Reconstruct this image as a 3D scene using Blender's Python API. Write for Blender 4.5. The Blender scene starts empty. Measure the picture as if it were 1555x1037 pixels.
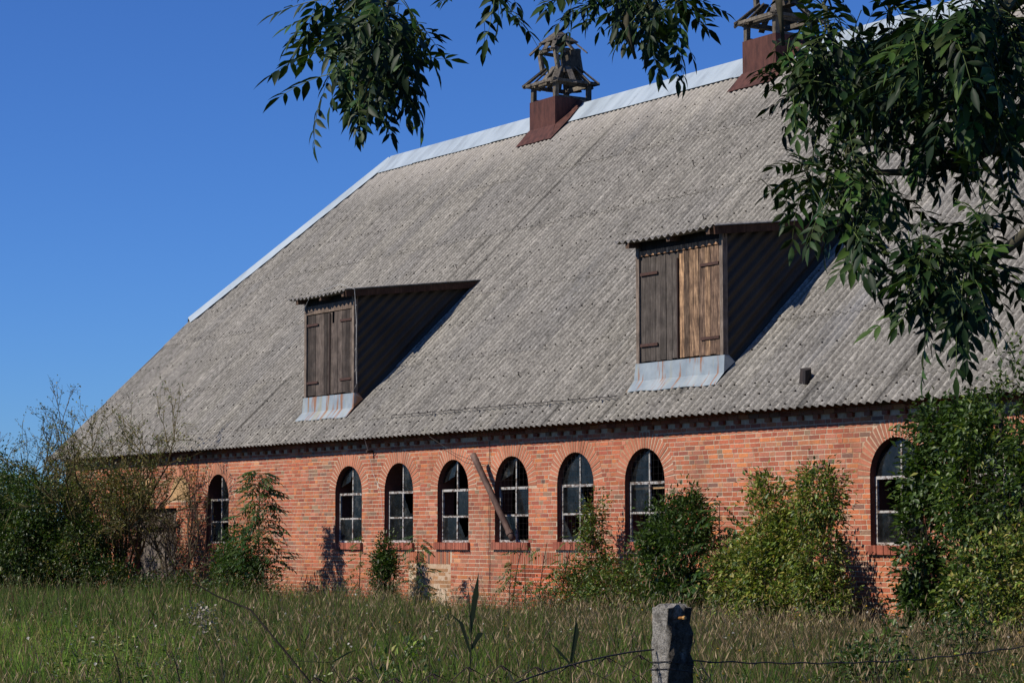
import bpy, math, random
import numpy as np
from mathutils import Vector, Matrix

# ------------------------------------------------------------------ camera, sky, sun
S = bpy.context.scene
COL = S.collection
EYE = 1.65                                   # eye height; barn heights below are given from the eye level
PHI, PITCH, FPX = math.radians(33.066), math.radians(4.824), 3436.0
CAM = Vector((0.0, -23.0, EYE))
HD = Vector((-math.cos(PHI), math.sin(PHI), 0.0))
RT = Vector((math.sin(PHI), math.cos(PHI), 0.0))
FW = HD * math.cos(PITCH) + Vector((0, 0, math.sin(PITCH)))
UPV = RT.cross(FW)
cam = bpy.data.cameras.new('camera')
cam.sensor_width = 36.0
cam.lens = 36.0 * FPX / 1555.0
cam.clip_start, cam.clip_end = 0.1, 3000.0
co = bpy.data.objects.new('camera', cam)
COL.objects.link(co)
co.matrix_world = Matrix((
    (RT.x, UPV.x, -FW.x, CAM.x), (RT.y, UPV.y, -FW.y, CAM.y), (RT.z, UPV.z, -FW.z, CAM.z), (0, 0, 0, 1)))
S.camera = co

SUN = Vector((0.15, 0.76, -0.62)).normalized()     # direction the sunlight travels
elev = math.asin(-SUN.z)
W = bpy.data.worlds.new('World'); S.world = W; W.use_nodes = True
wn = W.node_tree.nodes; wl = W.node_tree.links
sky = wn.new('ShaderNodeTexSky'); sky.sky_type = 'NISHITA'; sky.sun_disc = False
sky.sun_elevation = elev
sky.sun_rotation = math.atan2(-SUN.x, -SUN.y)
sky.altitude = 800.0; sky.air_density = 1.0; sky.dust_density = 0.1; sky.ozone_density = 3.2
tint = wn.new('ShaderNodeMix'); tint.data_type = 'RGBA'; tint.blend_type = 'MULTIPLY'; tint.inputs[0].default_value = 1.0
tint.inputs[7].default_value = (0.55, 1.0, 1.85, 1)          # the photograph's deep clear blue
wl.new(sky.outputs[0], tint.inputs[6]); wl.new(tint.outputs[2], wn['Background'].inputs[0])
wn['Background'].inputs[1].default_value = 0.059
sl = bpy.data.lights.new('sun', 'SUN'); sl.energy = 5.0; sl.angle = math.radians(0.5); sl.color = (1.0, 0.93, 0.82)
so = bpy.data.objects.new('sun', sl); COL.objects.link(so)
so.rotation_euler = SUN.to_track_quat('-Z', 'Y').to_euler()
S.view_settings.view_transform = 'Standard'; S.view_settings.look = 'None'
S.view_settings.gamma = 1.0; S.view_settings.use_curve_mapping = False
S.view_settings.exposure = 0.05
S.cycles.max_bounces = 6; S.cycles.transparent_max_bounces = 8

rnd = random.Random(7)
R = np.random.RandomState(11)

def cam_pt(px, py, depth):                    # a photo position and a distance along the view -> a place in metres
    return CAM + (FW + RT * ((px - 777.5) / FPX) - UPV * ((py - 518.5) / FPX)) * depth
def wall_pt(px, py, yy):                      # the place where that sight line crosses the plane y = yy
    d = FW + RT * ((px - 777.5) / FPX) - UPV * ((py - 518.5) / FPX)
    return CAM + d * ((yy - CAM.y) / d.y)

# ------------------------------------------------------------------ mesh helpers
class MB:
    def __init__(s): s.v = []; s.f = []; s.c = []
    def add(s, vs, fs, col=(1, 1, 1)):
        b = len(s.v); s.v.extend([tuple(p) for p in vs]); s.f.extend([tuple(b + i for i in q) for q in fs])
        s.c.extend([tuple(col)] * len(vs)); return s
    def box(s, x0, x1, y0, y1, z0, z1, col=(1, 1, 1), j=0.0):
        q = [(x0, y0, z0), (x1, y0, z0), (x1, y1, z0), (x0, y1, z0), (x0, y0, z1), (x1, y0, z1), (x1, y1, z1), (x0, y1, z1)]
        if j: q = [(a + rnd.uniform(-j, j), b + rnd.uniform(-j, j), c + rnd.uniform(-j, j)) for a, b, c in q]
        return s.add(q, [(0, 3, 2, 1), (4, 5, 6, 7), (0, 1, 5, 4), (1, 2, 6, 5), (2, 3, 7, 6), (3, 0, 4, 7)], col)
    def beam(s, a, b, w, h, col=(1, 1, 1), upv=(0, 0, 1), j=0.0):
        a, b = Vector(a), Vector(b); d = (b - a).normalized(); u = Vector(upv)
        if abs(d.dot(u)) > .95: u = Vector((0, 1, 0))
        r = d.cross(u).normalized() * (w / 2); u = r.cross(d).normalized() * (h / 2)
        q = [a - r - u, a + r - u, a + r + u, a - r + u, b - r - u, b + r - u, b + r + u, b - r + u]
        if j: q = [p + Vector((rnd.uniform(-j, j), rnd.uniform(-j, j), rnd.uniform(-j, j))) for p in q]
        return s.add(q, [(0, 1, 2, 3), (7, 6, 5, 4), (4, 5, 1, 0), (5, 6, 2, 1), (6, 7, 3, 2), (7, 4, 0, 3)], col)
    def tube(s, pts, r0, r1=None, n=6, col=(1, 1, 1)):
        pts = [Vector(p) for p in pts]; r1 = r0 if r1 is None else r1; b = len(s.v); m = len(pts); vs = []; fs = []
        for i, p in enumerate(pts):
            d = (pts[min(i + 1, m - 1)] - pts[max(i - 1, 0)]).normalized()
            u = Vector((0, 0, 1)) if abs(d.z) < .9 else Vector((1, 0, 0))
            a = d.cross(u).normalized(); c = d.cross(a); r = r0 + (r1 - r0) * i / (m - 1)
            for k in range(n):
                t = 2 * math.pi * k / n; vs.append(p + a * (r * math.cos(t)) + c * (r * math.sin(t)))
        for i in range(m - 1):
            for k in range(n):
                k2 = (k + 1) % n; fs.append((i * n + k, i * n + k2, (i + 1) * n + k2, (i + 1) * n + k))
        fs.append(tuple(range(n - 1, -1, -1))); fs.append(tuple((m - 1) * n + k for k in range(n)))
        return s.add(vs, fs, col)
    def mesh(s, name, mat, smooth=False):
        m = bpy.data.meshes.new(name); m.from_pydata(s.v, [], s.f)
        a = m.color_attributes.new('col', 'FLOAT_COLOR', 'POINT')
        arr = np.ones((len(s.v), 4), np.float32); arr[:, :3] = np.array(s.c, np.float32).reshape(-1, 3)
        a.data.foreach_set('color', arr.ravel())
        if mat: m.materials.append(mat)
        if smooth: m.polygons.foreach_set('use_smooth', [True] * len(m.polygons))
        m.update(); return m
    def build(s, name, mat, parent=None, smooth=False, kind=None, label=None):
        return link(name, s.mesh(name, mat, smooth), parent, kind=kind, label=label)

def link(name, mesh, parent=None, kind=None, label=None, cat=None, group=None, loc=None):
    o = bpy.data.objects.new(name, mesh); COL.objects.link(o)
    if parent: o.parent = parent
    if loc is not None: o.location = loc
    return tag(o, label, cat, group, kind)
def tag(o, label=None, cat=None, group=None, kind=None):
    if label: o['label'] = label
    if cat: o['category'] = cat
    if group: o['group'] = group
    if kind: o['kind'] = kind
    return o
def npmesh(name, V, Fq, C, mat):               # V (n,3); Fq (m,k) with k equal corners; C (n,3)
    m = bpy.data.meshes.new(name); n, (f, k) = len(V), Fq.shape
    m.vertices.add(n); m.vertices.foreach_set('co', V.astype(np.float32).ravel())
    m.loops.add(f * k); m.loops.foreach_set('vertex_index', Fq.astype(np.int32).ravel())
    m.polygons.add(f); m.polygons.foreach_set('loop_start', np.arange(0, f * k, k, dtype=np.int32))
    m.update(calc_edges=True)
    a = m.color_attributes.new('col', 'FLOAT_COLOR', 'POINT')
    arr = np.ones((n, 4), np.float32); arr[:, :3] = C
    a.data.foreach_set('color', arr.ravel()); m.materials.append(mat); return m

# ------------------------------------------------------------------ materials
class MT:
    def __init__(s, name, rough=0.8, spec=0.3, metal=0.0):
        s.m = bpy.data.materials.new(name); s.m.use_nodes = True; s.t = s.m.node_tree; s.n = s.t.nodes
        s.p = s.n['Principled BSDF']; s.p.inputs['Roughness'].default_value = rough
        s.p.inputs['Specular IOR Level'].default_value = spec; s.p.inputs['Metallic'].default_value = metal
        s.geo = s.n.new('ShaderNodeNewGeometry').outputs['Position']
    def l(s, a, b): s.t.links.new(a, b)
    def vec(s, scale=(1, 1, 1), rot=(0, 0, 0)):
        mp = s.n.new('ShaderNodeMapping'); mp.inputs['Scale'].default_value = scale; mp.inputs['Rotation'].default_value = rot
        s.l(s.geo, mp.inputs[0]); return mp.outputs[0]
    def noise(s, scale, detail=4, vec=None, rough=.6):
        q = s.n.new('ShaderNodeTexNoise'); q.inputs['Scale'].default_value = scale; q.inputs['Detail'].default_value = detail
        q.inputs['Roughness'].default_value = rough; s.l(vec or s.geo, q.inputs['Vector']); return q.outputs['Fac']
    def ramp(s, fac, stops):
        q = s.n.new('ShaderNodeValToRGB'); s.l(fac, q.inputs[0]); e = q.color_ramp.elements
        while len(e) < len(stops): e.new(.5)
        for i, (p, c) in enumerate(stops):
            e[i].position = p; e[i].color = (c if len(c) == 4 else (*c, 1)) if isinstance(c, (tuple, list)) else (c, c, c, 1)
        return q.outputs[0]
    def attr(s, name='col'):
        q = s.n.new('ShaderNodeAttribute'); q.attribute_name = name; return q.outputs['Color']
    def mix(s, a, b, fac=1.0, mode='MIX'):
        q = s.n.new('ShaderNodeMix'); q.data_type = 'RGBA'; q.blend_type = mode
        for i, v in ((0, fac), (6, a), (7, b)):
            if isinstance(v, (int, float)) and i == 0: q.inputs[i].default_value = v
            elif isinstance(v, (tuple, list)): q.inputs[i].default_value = (*v[:3], 1)
            else: s.l(v, q.inputs[i])
        return q.outputs[2]
    def color(s, c):
        if isinstance(c, (tuple, list)): s.p.inputs['Base Color'].default_value = (*c[:3], 1)
        else: s.l(c, s.p.inputs['Base Color'])
        return s
    def bump(s, h, strength=.5, dist=.01):
        q = s.n.new('ShaderNodeBump'); q.inputs['Strength'].default_value = strength; q.inputs['Distance'].default_value = dist
        s.l(h, q.inputs['Height']); s.l(q.outputs[0], s.p.inputs['Normal']); return s
    def rnd(s): return s.n.new('ShaderNodeObjectInfo').outputs['Random']

def leafmat(name, trans=.3, rough=.45, spec=.4):
    m = MT(name, rough, spec); c = m.attr()
    nz = m.ramp(m.noise(9, 3), [(.3, .72), (.7, 1.22)])
    c = m.mix(c, nz, 1.0, 'MULTIPLY'); m.color(c)
    t = m.n.new('ShaderNodeBsdfTranslucent'); x = m.n.new('ShaderNodeMixShader'); x.inputs[0].default_value = trans
    tc = m.mix(c, (1.15, 1.3, .55), 1.0, 'MULTIPLY'); m.l(tc, t.inputs[0])
    m.l(m.p.outputs[0], x.inputs[1]); m.l(t.outputs[0], x.inputs[2]); m.l(x.outputs[0], m.n['Material Output'].inputs[0])
    return m.m

def mk_brick():
    m = MT('fired_brick', .9, .15); c = m.attr()
    c = m.mix(c, m.ramp(m.noise(38, 5), [(.3, .78), (.55, 1.0), (.75, 1.2)]), 1.0, 'MULTIPLY')
    c = m.mix(c, m.ramp(m.noise(1.1, 4), [(.35, .8), (.65, 1.12)]), 1.0, 'MULTIPLY')
    c = m.mix(c, (.17, .12, .09), m.ramp(m.noise(.62, 6, m.vec((1, 1, .75)), .7), [(.54, 0.0), (.68, .5)]))
    c = m.mix(c, (.50, .40, .33), m.ramp(m.noise(1.7, 6, m.vec((1, 1, .6)), .75), [(.62, 0.0), (.74, .3)]))
    lime = m.ramp(m.noise(9, 5, rough=.75), [(.6, 0.0), (.76, .3)])
    c = m.mix(c, (.52, .43, .36), lime)
    soot = m.ramp(m.noise(16, 4, m.vec((1, 1, .5)), .7), [(.6, 0.0), (.75, .45)])
    c = m.mix(c, (.10, .075, .06), soot)
    m.color(c).bump(m.noise(140, 4), .6, .004); return m.m
def mk_mortar():
    m = MT('lime_mortar', .95, .1)
    c = m.ramp(m.noise(14, 6, rough=.7), [(.3, (.33, .225, .15)), (.5, (.49, .37, .26)), (.75, (.60, .48, .36))])
    c = m.mix(c, m.ramp(m.noise(.8, 4), [(.34, (.75, .6, .5)), (.5, (1, 1, 1))]), 1.0, 'MULTIPLY')
    m.color(c).bump(m.noise(90, 4), .6, .004); return m.m
def mk_sheet():
    m = MT('weathered_fibre_cement', .93, .12)
    base = m.ramp(m.noise(2.2, 5, m.vec((2.2, .35, .35)), .62), [(.3, (.195, .182, .162)), (.52, (.272, .254, .226)), (.72, (.34, .316, .28))])
    speck = m.ramp(m.noise(24, 5, m.vec((1.5, .8, .8)), .8), [(.36, .42), (.47, .92), (.56, 1.08), (.68, 1.6)])
    c = m.mix(base, speck, 1.0, 'MULTIPLY')
    streak = m.ramp(m.noise(5.5, 4, m.vec((3.2, .12, .12)), .6), [(.35, .86), (.6, 1.04)])
    c = m.mix(c, streak, 1.0, 'MULTIPLY')
    rr = m.ramp(m.rnd(), [(0, (.92, .92, .93)), (.5, (1, .99, .98)), (1, (1.07, 1.06, 1.03))])
    c = m.mix(c, rr, 1.0, 'MULTIPLY'); c = m.mix(c, m.attr(), 1.0, 'MULTIPLY')
    blot = m.ramp(m.noise(9.5, 6, m.vec((1.3, .7, .7)), .82), [(.34, .42), (.46, .9), (.56, 1.06), (.7, 1.55)]); c = m.mix(c, blot, 1.0, 'MULTIPLY')
    lich = m.ramp(m.noise(7, 6, m.vec((1, .6, .6)), .85), [(.62, 0.0), (.72, .55)])
    c = m.mix(c, (.44, .43, .38), lich)
    blue = m.ramp(m.noise(.55, 4, m.vec((1.5, .3, .3)), .6), [(.62, 0.0), (.76, .25)])
    c = m.mix(c, (.25, .265, .30), blue)
    # pale bleached band that the zinc cap washes clean just under the ridge
    sep = m.n.new('ShaderNodeSeparateXYZ'); m.l(m.geo, sep.inputs[0])
    mr = m.n.new('ShaderNodeMapRange'); mr.inputs[1].default_value = EYE + 8.9; mr.inputs[2].default_value = EYE + 9.9
    mr.inputs[3].default_value = 0.0; mr.inputs[4].default_value = .6; m.l(sep.outputs[2], mr.inputs[0])
    mm = m.n.new('ShaderNodeMath'); mm.operation = 'MULTIPLY'; m.l(mr.outputs[0], mm.inputs[0]); m.l(m.noise(3, 4, m.vec((3, .3, .3))), mm.inputs[1])
    c = m.mix(c, (.62, .56, .48), mm.outputs[0])
    moss = m.ramp(m.noise(2.6, 6, m.vec((1, .5, .5)), .8), [(.62, 0.0), (.72, .5)]); c = m.mix(c, (.10, .095, .06), moss)
    m.color(c).bump(m.noise(60, 5, rough=.8), .8, .008); return m.m
def mk_wood(name, a, b, c3, stretch=(14, 14, .9)):
    m = MT(name, .85, .2)
    g = m.noise(3.0, 6, m.vec(stretch), .75)
    c = m.ramp(g, [(.3, a), (.5, b), (.72, c3)])
    c = m.mix(c, m.ramp(m.noise(5, 4), [(.35, .65), (.65, 1.15)]), 1.0, 'MULTIPLY')
    c = m.mix(c, m.attr(), 1.0, 'MULTIPLY')
    m.color(c).bump(g, .7, .006); return m.m
def mk_rust(name, lo, mid, hi, metal=.15):
    m = MT(name, .75, .3, metal)
    c = m.ramp(m.noise(4, 6, m.vec((2, 2, .5)), .7), [(.3, lo), (.5, mid), (.72, hi)])
    m.color(c).bump(m.noise(30, 4), .3, .004); return m.m
def mk_zinc(stain=True):
    m = MT('zinc_flashing' if stain else 'galvanised_cap', .5, .4, .25 if stain else .1)
    c = m.ramp(m.noise(3, 4), [(.35, (.24, .28, .30)), (.65, (.34, .38, .39))]) if stain else m.ramp(m.noise(1.1, 5, m.vec((2, .6, .6)), .65), [(.34, (.27, .31, .34)), (.5, (.35, .405, .44)), (.66, (.40, .455, .49))])
    if stain:
        c = m.mix(c, (.30, .13, .05), m.ramp(m.noise(3.2, 4, m.vec((2.6, .3, .3)), .6), [(.54, 0.0), (.62, .9)]))
        c = m.mix(c, (.36, .33, .20), m.ramp(m.noise(4.1, 4, m.vec((1.9, .2, .2)), .6), [(.56, 0.0), (.7, .6)]))
    m.color(c); return m.m
def mk_plain(name, col, rough=.8, spec=.3, nz=12, lo=.7, hi=1.2, metal=0.0):
    m = MT(name, rough, spec, metal)
    c = m.mix(m.attr(), tuple(col), 1.0, 'MULTIPLY')
    c = m.mix(c, m.ramp(m.noise(nz, 5), [(.3, lo), (.7, hi)]), 1.0, 'MULTIPLY'); m.color(c); return m.m
def mk_paint():
    m = MT('peeling_white_paint', .7, .3)
    f = m.ramp(m.noise(17, 5, rough=.7), [(.47, 0.0), (.57, 1.0)])
    m.color(m.mix((.40, .385, .36), (.11, .075, .055), f)).bump(m.noise(30, 3), .4, .003); return m.m
def mk_glass():
    m = MT('dirty_window_glass', .12, .5)
    m.color(m.ramp(m.noise(4, 5, rough=.7), [(.35, (.005, .006, .007)), (.55, (.022, .024, .025)), (.7, (.09, .088, .08))]))
    t = m.n.new('ShaderNodeBsdfTransparent'); t.inputs[0].default_value = (.55, .58, .58, 1)
    x = m.n.new('ShaderNodeMixShader'); x.inputs[0].default_value = .55
    m.l(t.outputs[0], x.inputs[1]); m.l(m.p.outputs[0], x.inputs[2]); m.l(x.outputs[0], m.n['Material Output'].inputs[0]); return m.m
def mk_ground():
    m = MT('meadow_soil', .95, .1)
    c = m.ramp(m.noise(1.3, 6), [(.3, (.030, .030, .014)), (.5, (.045, .05, .02)), (.72, (.085, .07, .04))])
    m.color(c).bump(m.noise(20, 5), .8, .03); return m.m
def mk_concrete():
    m = MT('rough_concrete', .95, .15)
    c = m.ramp(m.noise(55, 5, rough=.8), [(.35, (.15, .135, .115)), (.5, (.36, .335, .295)), (.66, (.52, .48, .42))])
    c = m.mix(c, (.05, .045, .035), m.ramp(m.noise(19, 5, rough=.7), [(.50, 0.0), (.62, .6)]))
    c = m.mix(c, m.attr(), 1.0, 'MULTIPLY')
    m.color(c).bump(m.noise(110, 5, rough=.8), 1.0, .02); return m.m

M = dict(
    cheek=mk_plain('shade_darkened_corrugated_sheet', (.055, .046, .038), .85, .2, 1.2, .8, 1.15),  # cheek sheet: the dormer side's shade is put into its dark colour
    brick=mk_brick(), mortar=mk_mortar(), sheet=mk_sheet(),
    grey_wood=mk_wood('grey_weathered_wood', (.045, .035, .03), (.115, .095, .08), (.20, .17, .145)),
    brown_wood=mk_wood('worn_painted_wood', (.02, .015, .013), (.17, .12, .085), (.62, .46, .30), (13, 13, 1.0)),
    dark_wood=mk_wood('dark_old_wood', (.018, .013, .01), (.05, .036, .028), (.09, .07, .055)),
    lantern_wood=mk_wood('silvered_lantern_wood', (.05, .042, .034), (.13, .113, .092), (.235, .21, .175), (9, 9, 2)),
    rust=mk_rust('rusty_sheet_metal', (.035, .014, .011), (.078, .029, .022), (.12, .047, .033)),
    pipe=mk_rust('brown_rusted_pipe', (.05, .03, .025), (.11, .065, .05), (.20, .13, .10)),
    zinc=mk_zinc(), cap=mk_zinc(False), paint=mk_paint(), glass=mk_glass(), ground=mk_ground(), concrete=mk_concrete(),
    iron=mk_plain('black_iron', (.045, .028, .02), .7, .4), wire=mk_plain('old_wire', (.035, .03, .028), .6, .5, metal=.4),
    white_wire=mk_plain('pale_cable', (.5, .48, .44), .6, .3), dark=mk_plain('darkened_interior', (.02, .018, .016), .95, .1),  # interior: its darkness is put into the near-black colour
    plaster=mk_plain('ochre_plaster', (.42, .27, .14), .95, .1, 5, .6, 1.25),
    leaf=leafmat('leaf', .3), grass=leafmat('grass_blade', .25, .6, .2), gloss_leaf=leafmat('glossy_leaf', .12, .5, .18),
    bark=mk_plain('bark', (.5, .5, .5), .9, .15, 20, .55, 1.3), brass=mk_plain('rusty_bolt', (.40, .22, .07), .5, .4))

# ------------------------------------------------------------------ ground
g = MB(); N = 1500
g.add([(-N, -N, 0), (N, -N, 0), (N, N, 0), (-N, N, 0)], [(0, 1, 2, 3)])
g.build('ground', M['ground'], kind='structure')

# ------------------------------------------------------------------ the barn
E_ = EYE
def empty(name, loc, parent=None):
    o = bpy.data.objects.new(name, None); COL.objects.link(o); o.empty_display_size = .5
    if parent: o.parent = parent
    o.location = loc; return o
barn = empty('brick_barn', (0, 0, 0))
tag(barn, 'long red brick barn with grey corrugated half-hipped roof and arched windows', 'barn')

XL, XR = -57.15, -11.0                       # wall ends
ZS = 0.84; ZB, ZT = -1.66, 1.74              # springing height, wall foot, foot of the cornice (from eye level)
AW, RO = 0.57, 0.845                         # half opening, outer radius of the brick arch
def xc(k): return -41.585 + 2.082 * k
WIN = {-3: -.06, 0: -.02, 1: -.01, 2: 0, 3: .01, 4: .02, 5: .03, 8: 0, 9: 0, 10: 0, 13: 0}
BLIND = {-5: -.08, -4: -.07}
DOOR = (-52.45, -50.12, .20)
TA = .955; YE, ZE = -.30, 1.963; ALPHA = math.atan(TA); CA, SA = math.cos(ALPHA), math.sin(ALPHA)
RY = 8.57; RZ = ZE + TA * (RY - YE)
XV = -57.6                                   # verge
HIP0 = (-57.6, 3.81); HIP1 = (-54.75, 8.57)
def roofz(y): return ZE + TA * (y - YE)

PAL = [((.41, .135, .080), 12), ((.46, .16, .09), 10), ((.36, .115, .075), 8), ((.52, .19, .09), 5), ((.42, .17, .115), 7), ((.46, .20, .135), 5), ((.29, .10, .072), 4),
       ((.29, .19, .135), 2), ((.24, .14, .11), 1.4), ((.14, .095, .08), .35), ((.52, .26, .15), .7)]
PALC = [(p[0] * .98, p[1] * .9, p[2] * .80) for p, w in PAL]; PALW = [w for p, w in PAL]
def bcol(dull=1.0):
    c = rnd.choices(PALC, PALW)[0]; k = rnd.uniform(.86, 1.12) * dull; return (c[0] * k, c[1] * k * rnd.uniform(.94, 1.06), c[2] * k)

# mortar wall with arched openings
wm = MB()
def P(x, z, y=0.0): return (x, y, z + E_)
holes = sorted(WIN); NA = 14
cuts = [XL] + [v for k in holes for v in (xc(k) - 1.0, xc(k) + 1.0)] + [XR]
segs = []; cur = XL
for k in holes:
    a, b = xc(k) - 1.0, xc(k) + 1.0
    if a > cur: segs.append((cur, a))
    cur = b
segs.append((cur, XR))
WT = ZT + .24
for a, b in segs:
    if a < DOOR[0] and b > DOOR[1]:
        wm.add([P(a, ZB), P(DOOR[0], ZB), P(DOOR[0], DOOR[2] + .42), P(a, DOOR[2] + .42)], [(0, 1, 2, 3)])
        wm.add([P(DOOR[1], ZB), P(b, ZB), P(b, DOOR[2] + .42), P(DOOR[1], DOOR[2] + .42)], [(0, 1, 2, 3)])
        wm.add([P(a, DOOR[2] + .42), P(b, DOOR[2] + .42), P(b, WT), P(a, WT)], [(0, 1, 2, 3)])
    else: wm.add([P(a, ZB), P(b, ZB), P(b, WT), P(a, WT)], [(0, 1, 2, 3)])
reveals = {}
for k in holes:
    rv = reveals[k] = MB()
    x, dz = xc(k), WIN[k]; a, b = x - 1.0, x + 1.0; s = -.19 + dz; zs = ZS + dz
    arc = [(x + AW * math.cos(math.pi * i / NA), zs + AW * math.sin(math.pi * i / NA)) for i in range(NA + 1)]
    wm.add([P(a, ZB), P(b, ZB), P(b, s), P(a, s)], [(0, 1, 2, 3)])
    wm.add([P(a, s), P(x - AW, s), P(x - AW, zs), P(a, zs)], [(0, 1, 2, 3)])
    wm.add([P(x + AW, s), P(b, s), P(b, zs), P(x + AW, zs)], [(0, 1, 2, 3)])
    h = NA // 2
    R_ = [P(b, zs)] + [P(*arc[i]) for i in range(h + 1)] + [P(x, WT), P(b, WT)]
    n = len(R_); wm.add(R_, [(n - 1, 0, 1)] + [(n - 1, i, i + 1) for i in range(1, n - 2)])
    L_ = [P(a, zs)] + [P(*arc[NA - i]) for i in range(h + 1)] + [P(x, WT), P(a, WT)]
    wm.add(L_, [(1, 0, n - 1)] + [(i + 1, i, n - 1) for i in range(1, n - 2)])
    out = [(x - AW, s)] + [arc[NA - i] for i in range(NA + 1)] + [(x + AW, s)]
    for i in range(len(out) - 1):
        p, q = out[i], out[i + 1]
        rv.add([P(*p, -.008), P(*q, -.008), P(*q, .38), P(*p, .38)], [(0, 1, 2, 3)], (.16, .06, .04))  # sides and arch coloured darker to paint in the reveal's shade
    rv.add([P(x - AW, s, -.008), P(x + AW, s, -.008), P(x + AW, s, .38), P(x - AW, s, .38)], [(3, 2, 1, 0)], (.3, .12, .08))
wall = wm.build('wall', M['mortar'], barn)

# door jambs
dj = MB(); dj.box(DOOR[0] - .02, DOOR[0], .0, .3, ZB + E_, DOOR[2] + .42 + E_, (.25, .1, .07)); dj.build('door_jamb', M['brick'], wall); dj = MB(); dj.box(DOOR[1], DOOR[1] + .02, .0, .3, ZB + E_, DOOR[2] + .42 + E_, (.25, .1, .07))
dj.build('door_jamb', M['brick'], wall)

# bricks, course by course, each with its own edges; the nearest clear ones are objects of their own
variants = []
def brick_mesh(w, h=.066):
    m = MB(); m.box(-w / 2, w / 2, -.009, .03, -h / 2, h / 2, (1, 1, 1), .0012); return m
bricks_v, patch_zones = MB(), [(-39.1, -37.5, -2, -.61), (-35.35, -33.3, -2, -.58), (-39.35, -37.45, -.61, -.355), (-35.4, -33.25, -.58, -.345)]
CH = .0772; single = []
def excl(z):
    ex = []
    for k, dz in list(WIN.items()) + list(BLIND.items()):
        x = xc(k); blind = k in BLIND
        if z > ZS + dz:
            d = RO ** 2 - (z - ZS - dz) ** 2
            if d > 0: w = math.sqrt(d); ex.append((x - w, x + w))
        elif z > -.19 + dz and not blind: ex.append((x - AW, x + AW))
        elif z > -.335 + dz and not blind: ex.append((x - .64, x + .64))
    if z < DOOR[2] + .42: ex.append((DOOR[0], DOOR[1]))
    for a, b, c, d in patch_zones:
        if c < z < d: ex.append((a, b))
    return ex
def lay(z, x0, x1, off, dull=1.0, pal=None, gap=.016, pro=0.0):
    ex = sorted(excl(z)) if pal is None else []
    spans = []; cur = x0
    for a, b in ex:
        if b <= cur: continue
        if a >= x1: break
        if a > cur: spans.append((cur, a - .004))
        cur = max(cur, b + .004)
    if cur < x1: spans.append((cur, x1))
    x = x0 - off; s = rnd.random() < .5
    while x < x1:
        w = .245 if s else .115
        w += rnd.uniform(-.006, .006); a, b = x, x + w; x = b + gap
        for p, q in spans:
            u, v = max(a, p), min(b, q)
            if v - u > .028:
                full = (u == a and v == b)
                c = bcol(dull) if pal is None else pal()
                y = rnd.uniform(-.002, .0015) - pro
                zz = z + rnd.uniform(-.002, .002) + E_
                if full and s and pal is None and -29.6 < u < -25.7 and -.05 < z < 1.68: single.append((u, v, y, zz, c))
                else: bricks_v.box(u, v, -.004 + y, .03, zz - .0305, zz + .0305, c, .0012)
        s = not s if rnd.random() < .93 else s
k = 0; z = ZT - CH / 2
while z > ZB:
    lay(z, XL, XR, (.0 if k % 2 else .19) + rnd.uniform(-.03, .03)); z -= CH; k += 1
# infill patches under windows and soldier courses above them
zz = -.61 - CH / 2
while zz > ZB:
    lay(zz, -39.1, -37.5, .1 * rnd.random(), pal=lambda: (lambda k: (.36 * k, .19 * k, .095 * k))(rnd.uniform(.65, 1.2)), gap=.008, pro=-.004)
    lay(zz + .03, -35.35, -33.3, .2 * rnd.random(), pal=lambda: (lambda k: (.46 * k, .115 * k, .055 * k))(rnd.choice((.5, .7, 1, 1.15, 1.05))), gap=.016, pro=-.002 + rnd.uniform(0, .01))
    zz -= CH
for a, b, c, d in patch_zones[2:]:
    x = a + .01
    while x < b - .06:
        bricks_v.box(x, x + .060, -.005, .03, c + E_ + .006, d + E_ - .006, bcol(.92), .0015); x += .0765
# corbelled cornice: dentils, then two oversailing courses, the eave shadow deepened in their colour
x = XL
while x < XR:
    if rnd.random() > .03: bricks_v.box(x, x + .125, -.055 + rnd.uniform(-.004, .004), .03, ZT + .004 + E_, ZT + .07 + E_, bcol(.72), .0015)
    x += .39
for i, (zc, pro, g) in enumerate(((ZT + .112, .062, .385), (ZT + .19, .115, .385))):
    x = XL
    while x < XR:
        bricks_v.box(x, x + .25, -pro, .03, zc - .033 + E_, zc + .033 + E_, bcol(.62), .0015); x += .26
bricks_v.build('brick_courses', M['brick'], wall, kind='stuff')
single.sort(key=lambda t: -t[1]); mids = [(u + v) / 2 for u, v, *_ in single]
bm_cache = []
for i in range(40):
    m = MB(); m.box(-.125, .125, -.004, .03, -.0305, .0305, bcol(), .0013); bm_cache.append(m.mesh('brick', M['brick']))
rest = MB()
for i, (u, v, y, z_, c) in enumerate(single):
    if i < 298:
        o = link('brick', rnd.choice(bm_cache), wall, loc=((u + v) / 2, y, z_)); o.scale = ((v - u) / .25, 1, 1)
    else: rest.box(u, v, -.004 + y, .03, z_ - .0305, z_ + .0305, c, .0014)
if rest.v: rest.build('brick_infill', M['brick'], wall, kind='stuff')

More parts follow.
